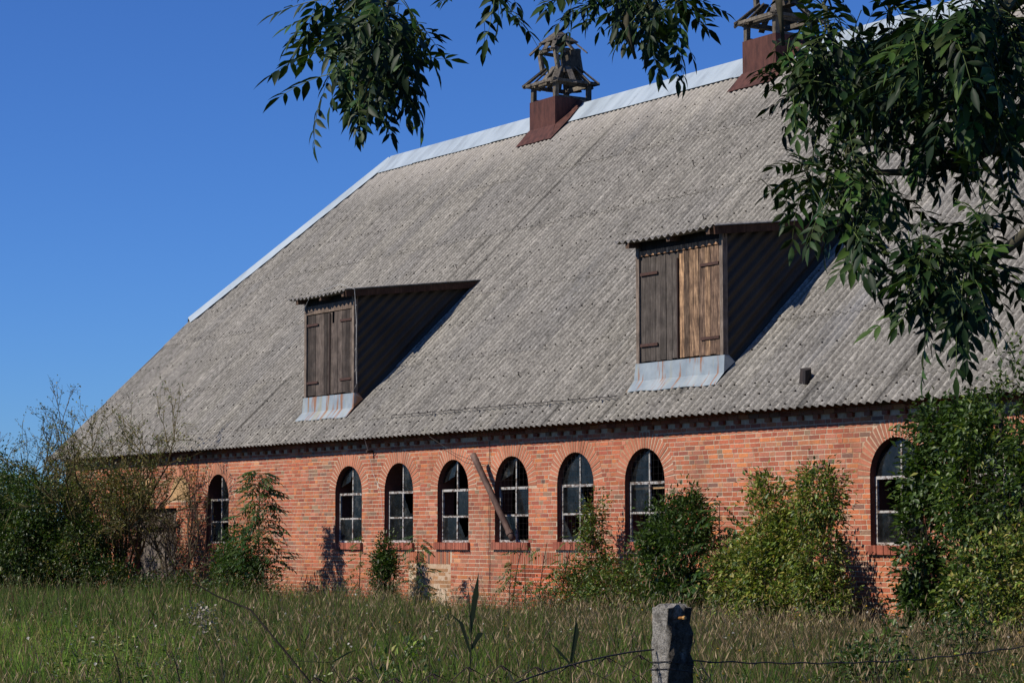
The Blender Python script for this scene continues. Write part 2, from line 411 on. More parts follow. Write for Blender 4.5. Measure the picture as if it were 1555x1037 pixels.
# brick arches: each brick of each arch a piece of its own
NV = 27
for k, dz in sorted(list(WIN.items()) + list(BLIND.items())):
    if k > 9: continue
    x = xc(k); ar = empty('window_arch', (x, 0, ZS + dz + E_), barn)
    back = MB(); ring = []
    for i in range(NV):
        t0 = math.pi * (i + .15) / NV; t1 = math.pi * (i + .85) / NV
        if i % 9 == 4 or k in (-5,): pass
        m = MB(); yo = rnd.uniform(-.004, .003); r0, r1 = AW + .002, RO + rnd.uniform(-.006, .006)
        q = [(r * math.cos(t), y, r * math.sin(t)) for y in (-.005 + yo, .03) for r, t in ((r0, t0), (r1, t0), (r1, t1), (r0, t1))]
        cc = (lambda k_: (.45 * k_, .165 * k_, .095 * k_))(rnd.uniform(.8, 1.12))
        m.add(q, [(0, 1, 2, 3), (7, 6, 5, 4), (0, 4, 5, 1), (1, 5, 6, 2), (2, 6, 7, 3), (3, 7, 4, 0)], cc)
        m.build('brick', M['brick'], ar)
# blind arches filled with ochre plaster
for k, dz in BLIND.items():
    x = xc(k); m = MB(); zs = ZS + dz
    pts = [P(x + AW * math.cos(math.pi * i / NA), zs + AW * math.sin(math.pi * i / NA), -.006) for i in range(NA + 1)]
    m.add(pts, [tuple(reversed(range(NA + 1)))]); m.build('arch_infill', M['plaster'], barn)
# inside of the barn: floor slab is the ground; a dark partition keeps it dim
ins = MB(); ins.box(XL + .3, XR - .3, 5.0, 5.1, E_ - 1.66, E_ + 6.2, (1, 1, 1)); ins.build('inner_wall', M['dark'], barn)
gb = MB()
for xx in (XL, XR - .38):
    z1 = roofz(3.7) + E_
    gb.add([(xx + d, y, z) for d in (0, .38) for y, z in ((0.0, 0), (17.1, 0), (17.1, WT + E_), (13.4, z1 - .1), (3.8, z1 - .1), (0.0, WT + E_))],
           [(0, 1, 2, 3, 4, 5), (11, 10, 9, 8, 7, 6)] + [(i, i + 6, (i + 1) % 6 + 6, (i + 1) % 6) for i in range(6)], (.38, .13, .08))
gb.box(XL, XR, 17.1, 17.4, 0, WT + E_, (.38, .13, .08))
gb.build('gable_wall', M['brick'], barn)

# windows
for k, dz in sorted(WIN.items()):
    x = xc(k); zs, s, y = ZS + dz - .02, -.19 + dz, .115
    w = empty('window', (x, y, s + E_), barn)
    def L(px, py, pz): return (px - x, py - y, pz - s)
    fr = MB()
    def bar(x0, x1, z0, z1, d=.02): fr.box(x0 - x, x1 - x, -d, d, z0 - s, z1 - s, (1, 1, 1), .0015)
    bar(x - AW, x + AW, s, s + .045, .024); bar(x - AW, x + AW, zs - .025, zs + .02, .023)
    bar(x - AW, x - AW + .04, s + .045, zs - .025); bar(x + AW - .04, x + AW, s + .045, zs - .025)
    bar(x - AW + .04, x - .019, .31 + dz - .017, .31 + dz + .017, .016); bar(x + .019, x + AW - .04, .31 + dz - .017, .31 + dz + .017, .016)
    bar(x - .019, x + .019, s + .045, zs - .025, .018); bar(x - .017, x + .017, zs + .02, zs + AW - .01, .015)
    fr.build('frame', M['paint'], w)
    if k == 5:
        q = MB(); q.beam((-AW + .06, .05, zs - s - .09), (AW - .02, .05, zs - s - .075), .02, .05, (1, 1, 1)); q.build('transom_board', M['plaster'], w)
    # panes: six, some missing, some broken to a shard
    cells = [(sx, r) for r in range(3) for sx in (0, 1)]
    for sx, r in cells:
        x0, x1 = ((-AW + .04, -.019), (.019, AW - .04))[sx]
        z0, z1 = ((.045, .31 + dz - .017 - s), (.31 + dz + .017 - s, zs - .025 - s), (zs + .02 - s, zs + AW - s))[r]
        if rnd.random() < .22: continue
        m = MB()
        if r == 2:
            n = 8; sg = -1 if sx == 0 else 1; cz = zs + .02 - s
            pts = [(sg * .017, 0, cz)] + [(sg * AW * math.cos(math.pi / 2 * i / n), 0, cz + (AW - .015) * math.sin(math.pi / 2 * i / n)) for i in range(n)] + [(sg * .017, 0, cz + AW - .02)]
            if rnd.random() < .4: pts = pts[2:] + [(sg * .12, 0, cz + .25)]
            f = tuple(range(len(pts)))
        else:
            pts = [(x0, 0, z0), (x1, 0, z0), (x1, 0, z1), (x0, 0, z1)]
            if rnd.random() < .25: pts = [(x0, 0, z0), (x1, 0, z0), (x1, 0, z0 + .12), ((x0 + x1) / 2, 0, z0 + .05), (x0 + .08, 0, z0 + .3), (x0, 0, z0 + .38)]
            f = tuple(range(len(pts)))
        tl = rnd.uniform(-.02, .02)
        m.add([(a, b - .004 + tl * (c - z0) * .3, c) for a, b, c in pts], [f]); m.build('pane', M['glass'], w)
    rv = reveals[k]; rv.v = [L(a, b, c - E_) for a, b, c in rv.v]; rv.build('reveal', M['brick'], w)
    if k in (3, 4, 5):                        # wire guard inside the reveal
        q = MB(); n = 9
        for i in range(1, n):
            px = -AW + 2 * AW * i / n; top = (zs - s) + math.sqrt(max(0, AW ** 2 - px ** 2)) - .01
            q.tube([(px, -.07, .01), (px + .01, -.07, top)], .0016, n=3)
        for i in range(1, 14):
            pz = i * .115; hw = AW if pz < zs - s else math.sqrt(max(.0, AW ** 2 - (pz - zs + s) ** 2))
            if hw > .05: q.tube([(-hw, -.07, pz), (hw, -.07, pz + .01)], .0016, n=3)
        q.build('wire_guard', M['wire'], w)
    si = empty('window_sill', (x, 0, s + E_), barn) if k < 10 else None
    if si:
        n = 16; cache = []
        for i in range(n):
            x0 = -.63 + 1.26 * i / n
            m = MB(); dd = rnd.uniform(-.006, .006)
            m.box(x0 + .004, x0 + 1.26 / n - .004, -.065 + dd, .1, -.135, .002, (lambda q: (.30 * q, .095 * q, .06 * q))(rnd.uniform(.75, 1.25)), .002)
            m.build('brick', M['brick'], si)

# old plank door behind the bushes
dr = empty('door', (DOOR[0], .12, E_ + ZB), barn)
xx = 0.0; i = 0
while xx < DOOR[1] - DOOR[0] - .05:
    w_ = min(rnd.uniform(.15, .2), DOOR[1] - DOOR[0] - xx); m = MB(); m.box(xx + .004, xx + w_ - .004, rnd.uniform(-.006, .006), .03, .05 + rnd.uniform(0, .05), 1.78, (lambda q: (q, q, q))(rnd.uniform(1.2, 1.9)), .002)
    m.build('plank', M['grey_wood'], dr)
    m = MB(); m.box(xx + .004, xx + w_ - .004, rnd.uniform(-.0, .01), .03, 1.95, 2.26, (lambda q: (q, q, q))(rnd.uniform(.8, 1.7)), .002); m.build('plank', M['grey_wood'], dr); xx += w_
m = MB(); m.box(-.12, DOOR[1] - DOOR[0] + .12, -.16, .04, 1.80, 1.93, (1.5, 1.4, 1.3), .004); m.build('lintel', M['grey_wood'], dr)

# ---- roof: corrugated sheets, each its own piece, laid on a dark deck
dk = MB(); dh = .10
def onroof(x, y, h): return (x, y - SA * h, roofz(y) + CA * h + E_)
dk.add([onroof(XV + .1, YE + .05, -dh), onroof(XR + .4, YE + .05, -dh), onroof(XR + .4, RY, -dh), onroof(HIP1[0] + .1, RY, -dh), onroof(XV + .1, HIP0[1], -dh)], [(0, 1, 2, 3, 4)])
roof = dk.build('roof', M['dark_wood'], barn)
pit = .1765; PW = 5 * pit                      # net sheet width
ROWS = [-.36, .06, 1.33, 3.0, 4.75, 6.48, 8.50]
SEG = 8
def sheet(name, x0, wid, y0, y1, h0, h1, parent, clip=None, amp=.0255, share=None):
    v0, v1 = (y0 - YE) / CA, (y1 - YE) / CA; nw = int(round(wid / pit * SEG)) + 1
    if share and share in sheet.cache: me = sheet.cache[share]
    else:
        m = MB(); vs = []; fs = []
        for i in range(nw + 1):
            xx = wid * i / nw; hh = amp * math.cos(2 * math.pi * xx / pit)
            top = v1 - v0
            if clip:
                top = min(top, (clip(x0 + xx) - y0) / CA)
                if top < .03: top = .03 if clip(x0 + xx) > y0 else None
            if top is None: vs.append(None); continue
            ht = hh + (h1 - h0) * top / (v1 - v0)
            vs.append([(xx, 0, hh), (xx, top, ht), (xx, 0, hh - .009), (xx, 0, hh), (xx, top, ht), (xx, top, ht - .009)])
        flat = []; idx = {}
        for i, q in enumerate(vs):
            if q is None: continue
            idx[i] = len(flat); flat += q
        for i in range(nw):
            if i in idx and i + 1 in idx:
                a, b = idx[i], idx[i + 1]
                fs += [(a, b, b + 1, a + 1), (a + 2, b + 2, b + 3, a + 3), (a + 4, b + 4, b + 5, a + 5)]
        ks = sorted(idx)
        if not ks: return None
        a = idx[ks[0]]; fs.append((a + 2, a + 3, a + 4, a + 5)); a = idx[ks[-1]]; fs.append((a + 5, a + 4, a + 3, a + 2))
        m.add(flat, fs); edge = (share[-1] if share else 0)
        for i, q in enumerate(vs):
            if q is None: continue
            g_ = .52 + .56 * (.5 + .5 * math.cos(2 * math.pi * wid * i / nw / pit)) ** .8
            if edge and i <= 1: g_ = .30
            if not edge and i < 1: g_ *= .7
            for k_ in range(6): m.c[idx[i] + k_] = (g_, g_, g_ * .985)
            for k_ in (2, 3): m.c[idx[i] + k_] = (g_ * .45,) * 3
        if share:
            for bx in (1, 3):
                for bv in (.07, (v1 - v0) * .52):
                    q0 = len(m.f); m.box(bx * pit - .012, bx * pit + .012, bv, bv + .022, amp - .004, amp + .016, (.16, .13, .11))
        nq = 3 * nw
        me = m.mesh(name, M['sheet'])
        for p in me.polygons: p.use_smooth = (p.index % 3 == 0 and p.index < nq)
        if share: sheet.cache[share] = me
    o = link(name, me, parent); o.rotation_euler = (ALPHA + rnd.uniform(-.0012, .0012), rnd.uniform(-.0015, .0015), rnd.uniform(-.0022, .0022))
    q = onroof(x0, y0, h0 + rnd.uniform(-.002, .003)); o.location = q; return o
sheet.cache = {}
slope_h = (HIP1[1] - HIP0[1]) / (HIP1[0] - HIP0[0])
clipf = lambda x: HIP0[1] + (x - HIP0[0]) * slope_h
ext = []
for r in range(6):
    y0, y1 = ROWS[r], ROWS[r + 1] + .09
    if r == 5: y1 = ROWS[6]
    x = XV; c = 0; off = (r % 2) * 0
    while x < XR + .3:
        needclip = clipf(x) < y1 and x < HIP1[0]
        if needclip and clipf(x + PW + .09) < y0: x += PW; c += 1; continue
        # visible part of the roof: single sheets; beyond the frame they are joined further down
        if x < (-20.0 if r < 3 else -24.0):
            o = sheet('roof_sheet', x, PW + .1, y0, y1, .012 + .003 * (c % 2), .0, roof, clip=clipf if needclip else None, share=None if needclip else ('r', r, int((c * 7 + r * 3) % 17 == 2 or (c == 17 and r > 2) or (c == 31 and r in (1, 2)) or (c in (29, 35) and r == 0) or (c == 37 and r < 3) or (c == 24 and r > 2))))
        else: ext.append((x, y0, y1, c))
        x += PW; c += 1
eb = MB()
for x, y0, y1, c in ext:
    nw = 30; L0 = []
    for i in range(nw + 1):
        xx = (PW + .1) * i / nw; hh = .0255 * math.cos(2 * math.pi * xx / pit) + .004 * (c % 2)
        L0 += [onroof(x + xx, y0, hh + .012), onroof(x + xx, y1, hh)]
    eb.add(L0, [(2 * i, 2 * i + 2, 2 * i + 3, 2 * i + 1) for i in range(nw)])
eb.build('roof_sheets_beyond', M['sheet'], roof, smooth=True, kind='stuff')
# back slope and half hips
bk = MB(); YB = 2 * RY - YE
bk.add([(XV, YB, ZE + E_), (XR + .4, YB, ZE + E_), (XR + .4, RY, RZ + E_), (HIP1[0], RY, RZ + E_), (XV, 2 * RY - HIP0[1], roofz(HIP0[1]) + E_)], [(4, 3, 2, 1, 0)])
bk.add([(XV, HIP0[1], roofz(HIP0[1]) + E_), (HIP1[0], RY, RZ + E_), (XV, 2 * RY - HIP0[1], roofz(HIP0[1]) + E_)], [(0, 1, 2)])
bk.build('back_roof', M['sheet'], barn)
# galvanised ridge cap and hip flashing
cp = MB(); th = .07
def strip(m, pts_top, pts_bot, t=.006):
    n = len(pts_top); vs = [tuple(p) for p in pts_top] + [tuple(p) for p in pts_bot] + [(p[0], p[1] + .0, p[2] - t) for p in pts_bot] + [(p[0], p[1], p[2] - t) for p in pts_top]
    fs = []
    for i in range(n - 1):
        fs += [(n + i, n + i + 1, i + 1, i), (2 * n + i, 2 * n + i + 1, n + i + 1, n + i), (3 * n + i, 3 * n + i + 1, 2 * n + i + 1, 2 * n + i)]
    m.add(vs, fs)
xs = [HIP1[0] + i * 2.0 for i in range(0, 22)]
for i in range(len(xs) - 1):
    m = MB(); a, b = xs[i], xs[i + 1] + .03; j = rnd.uniform(-.012, .012)
    top = [(a, RY, RZ + E_ + .13), (b, RY, RZ + E_ + .13)]
    ya = RY - .46 + j; strip(m, top, [onroof(a, ya, .045 + .014 * (i % 2)), onroof(b, ya + rnd.uniform(-.01, .01), .05)])
    m.add([(a, RY, RZ + E_ + .13), (b, RY, RZ + E_ + .13), (b, RY + .45, roofz(RY - .45) + E_ + .05), (a, RY + .45, roofz(RY - .45) + E_ + .05)], [(0, 1, 2, 3)])
    m.build('ridge_cap', M['cap'], roof)
def hp(f, dx=0.0, h=.06, dy=0.0):
    x = HIP0[0] + (HIP1[0] - HIP0[0]) * f; y = HIP0[1] + (HIP1[1] - HIP0[1]) * f
    p = onroof(x + dx, y + dy, h); return p
nseg = 5
for i in range(nseg):
    a, b = i / nseg, (i + 1) / nseg + .004
    m = MB(); ns = 5; f = [a + (b - a) * q / (ns - 1) for q in range(ns)]
    upper = [hp(t, -.03, .12) for t in f]
    lower = [hp(t, .30 + rnd.uniform(-.006, .006), .05 + rnd.uniform(0, .012), -.12) for t in f]
    strip(m, upper, lower)
    side = [(p[0] - .28, p[1] + .12, p[2] - .2) for p in upper]
    strip(m, upper, side); m.build('hip_flashing', M['cap'], roof)
# verge board and eave boards
m = MB(); m.beam(onroof(XV + .01, YE - .05, -.05), onroof(XV + .01, HIP0[1], -.05), .04, .14); m.build('verge_board', M['dark_wood'], roof)
m = MB()
x = XV + .3
while x < XR:
    m.beam(onroof(x, -.22, -.075), onroof(x, .3, -.075), .09, .11, (1, 1, 1), j=.004); x += .95
m.build('rafter_ends', M['dark_wood'], roof, kind='stuff')
m = MB(); m.beam(onroof(XV, .3, -.06), onroof(XR, .3, -.06), .06, .06); m.build('batten', M['dark_wood'], roof)
# bent metal plate on the lower roof
m = MB(); a = Vector(onroof(-27.05, .12, .05))
m.box(a.x - .13, a.x + .13, a.y - .01, a.y + .01, a.z - .08, a.z + .16, (.5, .5, .5), .01); m.box(a.x + .06, a.x + .13, a.y - .12, a.y + .0, a.z - .1, a.z + .12, (.3, .3, .3), .015)
m.build('bent_plate', M['iron'], roof)
# wire along the lowest sheet joint with its clips
m = MB(); pts = []; x = -39.8
while x <= -31.7: pts.append(onroof(x, .06, .085 + .012 * math.sin(x * 9))); x += .27
m.tube(pts, .007, n=4)
for i, p in enumerate(pts):
    if i % 3 == 0: m.beam(p, (p[0] + .03, p[1] - .02, p[2] - .06), .014, .014)
m.build('roof_wire', M['wire'], roof)
# a few iron hooks on the roof
for hx, hy in ((-36.9, 5.55), (-35.3, 5.5), (-43.6, 3.9), (-36.2, .75), (-32.0, 2.0), (-34.6, 4.0)):
    m = MB(); p = Vector(onroof(hx, hy, .02)); m.beam(p, p + Vector((.02, -.05, .09)), .012, .012); m.beam(p + Vector((.02, -.05, .09)), p + Vector((.1, -.04, .06)), .012, .012); m.build('roof_hook', M['wire'], roof)

# ---- dormers
def dormer(xl, xr, yf, zb, zt, mode):
    d = empty('dormer', (xl, yf, zb + E_), barn); O = Vector((xl, yf, zb + E_))
    tag(d, 'dormer with two dark grey plank shutters' if mode == 0 else 'dormer whose right shutter is worn to bare orange wood')
    def b(m, name, mat, **k): m.v = [tuple(Vector(p) - O) for p in m.v]; return m.build(name, mat, d, **k)
    w = xr - xl; hgt = zt - zb
    # corner posts and head
    for x in (xl + .045, xr - .045):
        m = MB(); m.box(x - .045, x + .045, yf - .02, yf + .08, zb + E_ - .02, zt + E_ + .12, (1.5, 1.4, 1.3), .004); b(m, 'post', M['grey_wood'])
    m = MB(); m.box(xl + .1, xr - .1, yf - .01, yf + .06, zt + E_ - (.16 if mode == 0 else .07), zt + E_ + .02, (1.25, 1.1, 1.0) if mode == 0 else (1.5, 1.2, 1), .006); b(m, 'head_board', M['grey_wood'] if mode == 0 else M['brown_wood'])
    # shutters of single planks
    x = xl + .11; mid = xl + w * (.52 if mode == 0 else .49); i = 0
    while x < xr - .12:
        pw = rnd.uniform(.15, .21) if mode == 0 else rnd.uniform(.12, .17); e = min(x + pw, xr - .11)
        if x < mid < e + .03: e = mid
        left = e <= mid + .001; top = zt - (.18 if mode == 0 else .09); m = MB()
        if mode == 1 and not left: mat, c = M['brown_wood'], rnd.choice(((1.5, 1.25, 1.05), (.7, .62, .6), (1.1, .95, .82), (1.6, 1.35, 1.1), (.5, .45, .42)))
        elif mode == 1: mat, c = M['grey_wood'], (lambda q: (q, q, q))(rnd.uniform(.55, .8))
        else: mat, c = M['grey_wood'], (lambda q: (q * 1.03, q * .97, q * .95))(rnd.choice((.38, .5, .8, .9, .55)))
        yy = yf + (.01 if left else .0) + rnd.uniform(-.006, .006)
        z1 = top + E_; z0 = zb + E_ + .02 + rnd.uniform(0, .02)
        if mode == 0 and abs((x + e) / 2 - (mid + .14)) < .1:
            m.box(x + .003, e - .003, yy, yy + .025, z0, z1 - .24, c, .002)      # the plank stops short of a small hole
            m.box(x + .003, e - .1, yy, yy + .025, z1 - .24, z1, c, .002)
        else: m.box(x + .003, e - .003, yy, yy + .025, z0, z1, c, .002)
        b(m, 'plank', mat); x = e + (.012 if abs(e - mid) < .001 else 0)
    for sx in ((xl + .12, xl + .62), (xr - .62, xr - .12)):
        for hz in (.16, .80):
            zz_ = zb + hgt * hz + E_; m = MB(); m.box(sx[0], sx[1], yf - .022, yf - .006, zz_ - .025, zz_ + .025, (1.3, .9, .75), .003); b(m, 'hinge', M['iron'])
    m = MB(); m.box(mid - .01, mid + .02, yf - .03, yf - .008, zb + E_ + .02, zt + E_ - .2, (.6, .4, .3), .003); b(m, 'closing_strip', M['iron'])
    # backing so nothing shows through the gaps
    m = MB(); m.box(xl + .08, xr - .08, yf + .05, yf + .07, zb + E_, zt + E_ + .1); b(m, 'backing', M['dark'])
    # shed roof of corrugated sheet
    zf = zt + .20; yr = (zf + .27 - ZE) / TA + YE + .1; ov = .30; zr = roofz(yr - .02) + .05
    xa, xb = xl - .28, xr + .16; nw = int((xb - xa) / pit * 8); L0 = []
    for i in range(nw + 1):
        xx = xa + (xb - xa) * i / nw; hh = .0255 * math.cos(2 * math.pi * (xx - xa) / pit)
        sag = .03 * math.sin(math.pi * i / nw * 1.0)
        L0 += [(xx, yf - ov, zf + hh - .012 + E_ - sag), (xx, yf - ov, zf + hh + E_ - sag), (xx, yr, zr + hh + E_), (xx, yr, zr + hh - .012 + E_)]
    m = MB(); fs = []
    for i in range(nw): a = 4 * i; fs += [(a, a + 4, a + 5, a + 1), (a + 1, a + 5, a + 6, a + 2), (a + 7, a + 4, a, a + 3)]
    m.add(L0, fs + [(4 * nw + 3, 4 * nw + 2, 4 * nw + 1, 4 * nw), (0, 1, 2, 3)]); b(m, 'roof_sheet', M['sheet'])
    sl = (zr - zf) / (yr - yf + ov)
    def under(x, y, h): return (x, y, zf + sl * (y - yf + ov) + h + E_)
    m = MB(); m.beam(under(xb - .05, yf - ov + .02, -.095), under(xb - .05, yr, -.095), .03, .13, (1.3, .9, .7)); b(m, 'fascia', M['dark_wood'])
    for x in (xl + .05, (xl + xr) / 2, xr - .12):
        m = MB(); m.beam(under(x, yf - ov + .06, -.09), under(x, yf + .4, -.09), .10, .10, (2.2, 1.9, 1.7), j=.005); b(m, 'rafter_end', M['dark_wood'])
    m = MB(); m.box(xl, xr, yf + .02, yf + .06, zt + E_ + .02, zf + E_ + .0, (.6, .6, .6)); b(m, 'top_board', M['dark_wood'])
    # corrugated cheeks, the corrugations running up the slope
    for sx, nm in ((xr - .03, 1), (xl + .03, -1)):
        m = MB(); vs = []; fs = []; n = 96; amp = .027
        # strips parallel to the main roof; q is the height above the roof line measured upright
        H = zf + sl * ov - roofz(yf) - .06
        for i in range(n + 1):
            q = H * i / n; hh = amp * math.cos(2 * math.pi * q * CA / pit) * nm
            ye = yf + .05; yend = ye + (H - q) / max(.05, (TA - sl))
            yend = min(yend, yr + 1.0)
            vs += [(sx + hh, ye, roofz(ye) + q + E_), (sx + hh, yend, roofz(yend) + q + E_)]
        for i in range(n): a = 2 * i; fs.append((a, a + 1, a + 3, a + 2) if nm > 0 else (a + 2, a + 3, a + 1, a))
        m.add(vs, fs); b(m, 'cheek', M['cheek'], smooth=True)
    # zinc apron: upright piece, then a piece lying on the roof
    m = MB(); n = 6; zr0 = roofz(yf - .02)
    A = [(xl - .02 + (w + .06) * i / n, yf - .03 + rnd.uniform(-.006, .006), zb + E_ + .0) for i in range(n + 1)]
    B = [(xl - .04 + (w + .08) * i / n, yf - .045 + rnd.uniform(-.004, .004), zr0 + .075 + E_ + rnd.uniform(-.008, .008)) for i in range(n + 1)]
    D = [onroof(xl - .06 + (w + .08) * i / n, yf - .17 + .012 * math.sin(i * 2.1), .045) for i in range(n + 1)]
    m.add(A + B + D + [(p[0], p[1], p[2] - .012) for p in D], [(r * (n + 1) + i + n + 1, r * (n + 1) + i + n + 2, r * (n + 1) + i + 1, r * (n + 1) + i) for r in range(3) for i in range(n)])
    m.add([A[-1], B[-1], (xr + .03, yf + .2, roofz(yf + .2) + .06 + E_), (xr + .0, yf + .10, zb + E_)], [(0, 1, 2, 3)])
    b(m, 'apron_flashing', M['zinc'])
    if mode == 0:
        m = MB()
        c = [(xl - .05, yf - .06, zt - .1 + E_), (xl + .9, yf - .33, zf + .04 + E_), (xl + 1.5, yf - .34, zf + .07 + E_), (xr - .1, yf - .3, zf + .13 + E_), (xr + .25, yf - .15, zf + .0 + E_), (xr + .29, yf - .12, zf - .7 + E_), (xr + .28, yf - .12, zf - 1.6 + E_), (xr + .28, yf - .1, zb + .18 + E_), (xr + .03, yf - .05, zb + .03 + E_)]
        m.tube(c, .007, n=4)
        for zz_ in (.45, .9, 1.4, 1.8): m.beam((xr - .02, yf + .02, zb + zz_ + E_), (xr + .29, yf - .12, zb + zz_ + .05 + E_), .008, .008)
        b(m, 'cable', M['white_wire'])
    return d
dormer(-44.22, -41.98, .34, 2.95, 4.93, 0)
dormer(-31.84, -29.40, .34, 2.93, 4.87, 1)

# ---- wooden lantern turrets on the ridge
def cupola(x0, lean, seed):
    r = random.Random(seed); y0 = 7.88; w, dp = 1.13, 1.12; zt = 10.70
    O = Vector((x0 + w / 2, y0 + dp / 2, RZ + E_)); c = empty('cupola', O, barn)
    def b(m, name, mat, **k): m.v = [tuple(Vector(p) - O) for p in m.v]; return m.build(name, mat, c, **k)
    m = MB(); zb = roofz(y0) + E_ - .05
    m.add([(x0, y0, zb), (x0 + w, y0, zb), (x0 + w, RY, RZ + E_ - .05), (x0 + w, y0 + dp, zb + .6), (x0, y0 + dp, zb + .6), (x0, RY, RZ + E_ - .05),
           (x0, y0, zt + E_), (x0 + w, y0, zt + E_), (x0 + w, RY, zt + E_), (x0 + w, y0 + dp, zt + E_), (x0, y0 + dp, zt + E_), (x0, RY, zt + E_)],
          [(0, 1, 7, 6), (1, 2, 8, 7), (2, 3, 9, 8), (3, 4, 10, 9), (4, 5, 11, 10), (5, 0, 6, 11)])
    b(m, 'metal_casing', M['rust'])
    m = MB(); lo = [onroof(x0 - .24 + (w + .45) * i / 4, y0 - .23 + .015 * (i % 2), .055) for i in range(5)]
    hi = [(x0 - .012 + (w + .024) * i / 4, y0 - .012, roofz(y0) + .22 + E_) for i in range(5)]
    strip(m, hi, lo)
    ra = [(x0 + w + .01, y0, roofz(y0) + .22 + E_), (x0 + w + .01, y0 + .42, roofz(y0 + .42) + .20 + E_), (x0 + w + .01, RY, RZ + .26 + E_)]
    rb = [onroof(x0 + w + .21, y0 - .23, .055), onroof(x0 + w + .28, y0 + .30, .09), (x0 + w + .22, RY, RZ + .16 + E_)]
    m.add(ra + rb, [(0, 3, 4, 1), (1, 4, 5, 2)]); b(m, 'base_flashing', M['rust'])
    m = MB(); m.box(x0 + w - .02, x0 + w + .03, RY + .03, y0 + dp + .02, RZ + .0 + E_, zt + E_ - .02, (1, 1, 1)); b(m, 'zinc_patch', M['zinc'])
    Wd = M['lantern_wood']; cx, cy = x0 + w / 2, y0 + dp / 2; T = zt + E_
    def col(): return (lambda q: (q, q * .98, q * .95))(r.uniform(.7, 1.15))
    def bm(a, e, ww, hh, name='beam'): m = MB(); m.beam(a, e, ww, hh, col(), j=.008); b(m, name, Wd)
    q = .49; corners = [(cx - q, cy - q), (cx + q, cy - q), (cx + q, cy + q), (cx - q, cy + q)]
    for (x, y) in corners: bm((x, y, T - .1), (x + lean * .1, y, T + .47), .11, .11, 'lower_post')
    for i in range(4):
        a, e = corners[i], corners[(i + 1) % 4]
        bm((a[0], a[1], T + .38), (e[0], e[1], T + .38), .07, .10)
        if i != 0: bm((a[0], a[1], T + .02), (e[0], e[1], T + .03), .06, .08)
    # skirt of slanting boards round the lower tier, several missing
    q2 = .70; u = .30; lx = lean * .35
    for side in range(4):
        for t in (-.95, -.55, -.12, .3, .62, .97):
            if side == 0 and t in (-.12, .62): continue
            if side == 1 and t in (-.55, .3): continue
            if r.random() < .12: continue
            d = [(0, -1), (1, 0), (0, 1), (-1, 0)][side]; s_ = (-d[1], d[0])
            jj = r.uniform(-.05, .05)
            a = (cx + d[0] * q2 + s_[0] * t * q2, cy + d[1] * q2 + s_[1] * t * q2, T + .36 + jj)
            e = (cx + lx + d[0] * u + s_[0] * t * u, cy + d[1] * u + s_[1] * t * u, T + .82 + jj * .5)
            m = MB(); m.beam(a, e, .15, .03, col(), j=.008); b(m, 'board', Wd)
    for side in (0, 1, 2, 3):
        d = [(0, -1), (1, 0), (0, 1), (-1, 0)][side]; s_ = (-d[1], d[0])
        bm((cx + d[0] * q2 * .93 - s_[0] * q2, cy + d[1] * q2 * .93 - s_[1] * q2, T + .40), (cx + d[0] * q2 * .93 + s_[0] * q2, cy + d[1] * q2 * .93 + s_[1] * q2, T + .41), .07, .07)
    k2 = .34; up = [(cx - k2, cy - k2), (cx + k2, cy - k2), (cx + k2, cy + k2), (cx - k2, cy + k2)]
    for (x, y) in up: bm((x + lx, y, T + .68), (x + lx - lean, y, T + 1.32), .10, .10, 'upper_post')
    ux = cx + lx - lean
    for i in range(4):
        d = [(0, -1), (1, 0), (0, 1), (-1, 0)][i]; s_ = (-d[1], d[0])
        bm((ux + d[0] * .36 - s_[0] * .42, cy + d[1] * .36 - s_[1] * .42, T + 1.26), (ux + d[0] * .36 + s_[0] * .42, cy + d[1] * .36 + s_[1] * .42, T + 1.28), .06, .09)
    m = MB(); m.box(cx + lx - .05, cx + lx + .34, cy + .05, cy + .3, T + .75, T + 1.25, (.5, .48, .45), .02); b(m, 'louvre_board', Wd)
    # upper roof: corner rafters sticking out below a boarded pyramid
    for i in range(4):
        sx, sy = [(-1, -1), (1, -1), (1, 1), (-1, 1)][i]
        bm((ux + sx * .52, cy + sy * .52, T + 1.22), (ux + sx * .20, cy + sy * .20, T + 1.62), .10, .04, 'rafter')
    for sx, sy in ((0, -1), (1, 0)): bm((ux + sx * .53 - sy * .15, cy + sy * .53 + sx * .1, T + 1.24), (ux + sx * .22, cy + sy * .22, T + 1.6), .13, .03, 'board')
    z0, z1 = T + 1.50, T + 1.86; n = 4
    base = [(ux - .36, cy - .36), (ux + .36, cy - .36), (ux + .36, cy + .36), (ux - .36, cy + .36)]
    for i in range(4):
        a, e = Vector((*base[i], z0)), Vector((*base[(i + 1) % 4], z0)); ap = Vector((ux, cy, z1))
        for k in range(n):                       # lapped boards
            t0, t1 = k / n, (k + 1.12) / n if k < n - 1 else 1
            m = MB(); lift = Vector((0, 0, .012 * (1)))
            v = [a.lerp(ap, t0) + lift, e.lerp(ap, t0) + lift, e.lerp(ap, min(t1, .999)), a.lerp(ap, min(t1, .999))]
            v += [p - Vector((0, 0, .02)) for p in v]; m.add(v, [(0, 1, 2, 3), (4, 5, 1, 0), (5, 6, 2, 1), (7, 4, 0, 3)], col()); b(m, 'roof_board', Wd)
    return c
cupola(-46.62, .17, 3)
cupola(-38.18, .05, 9)

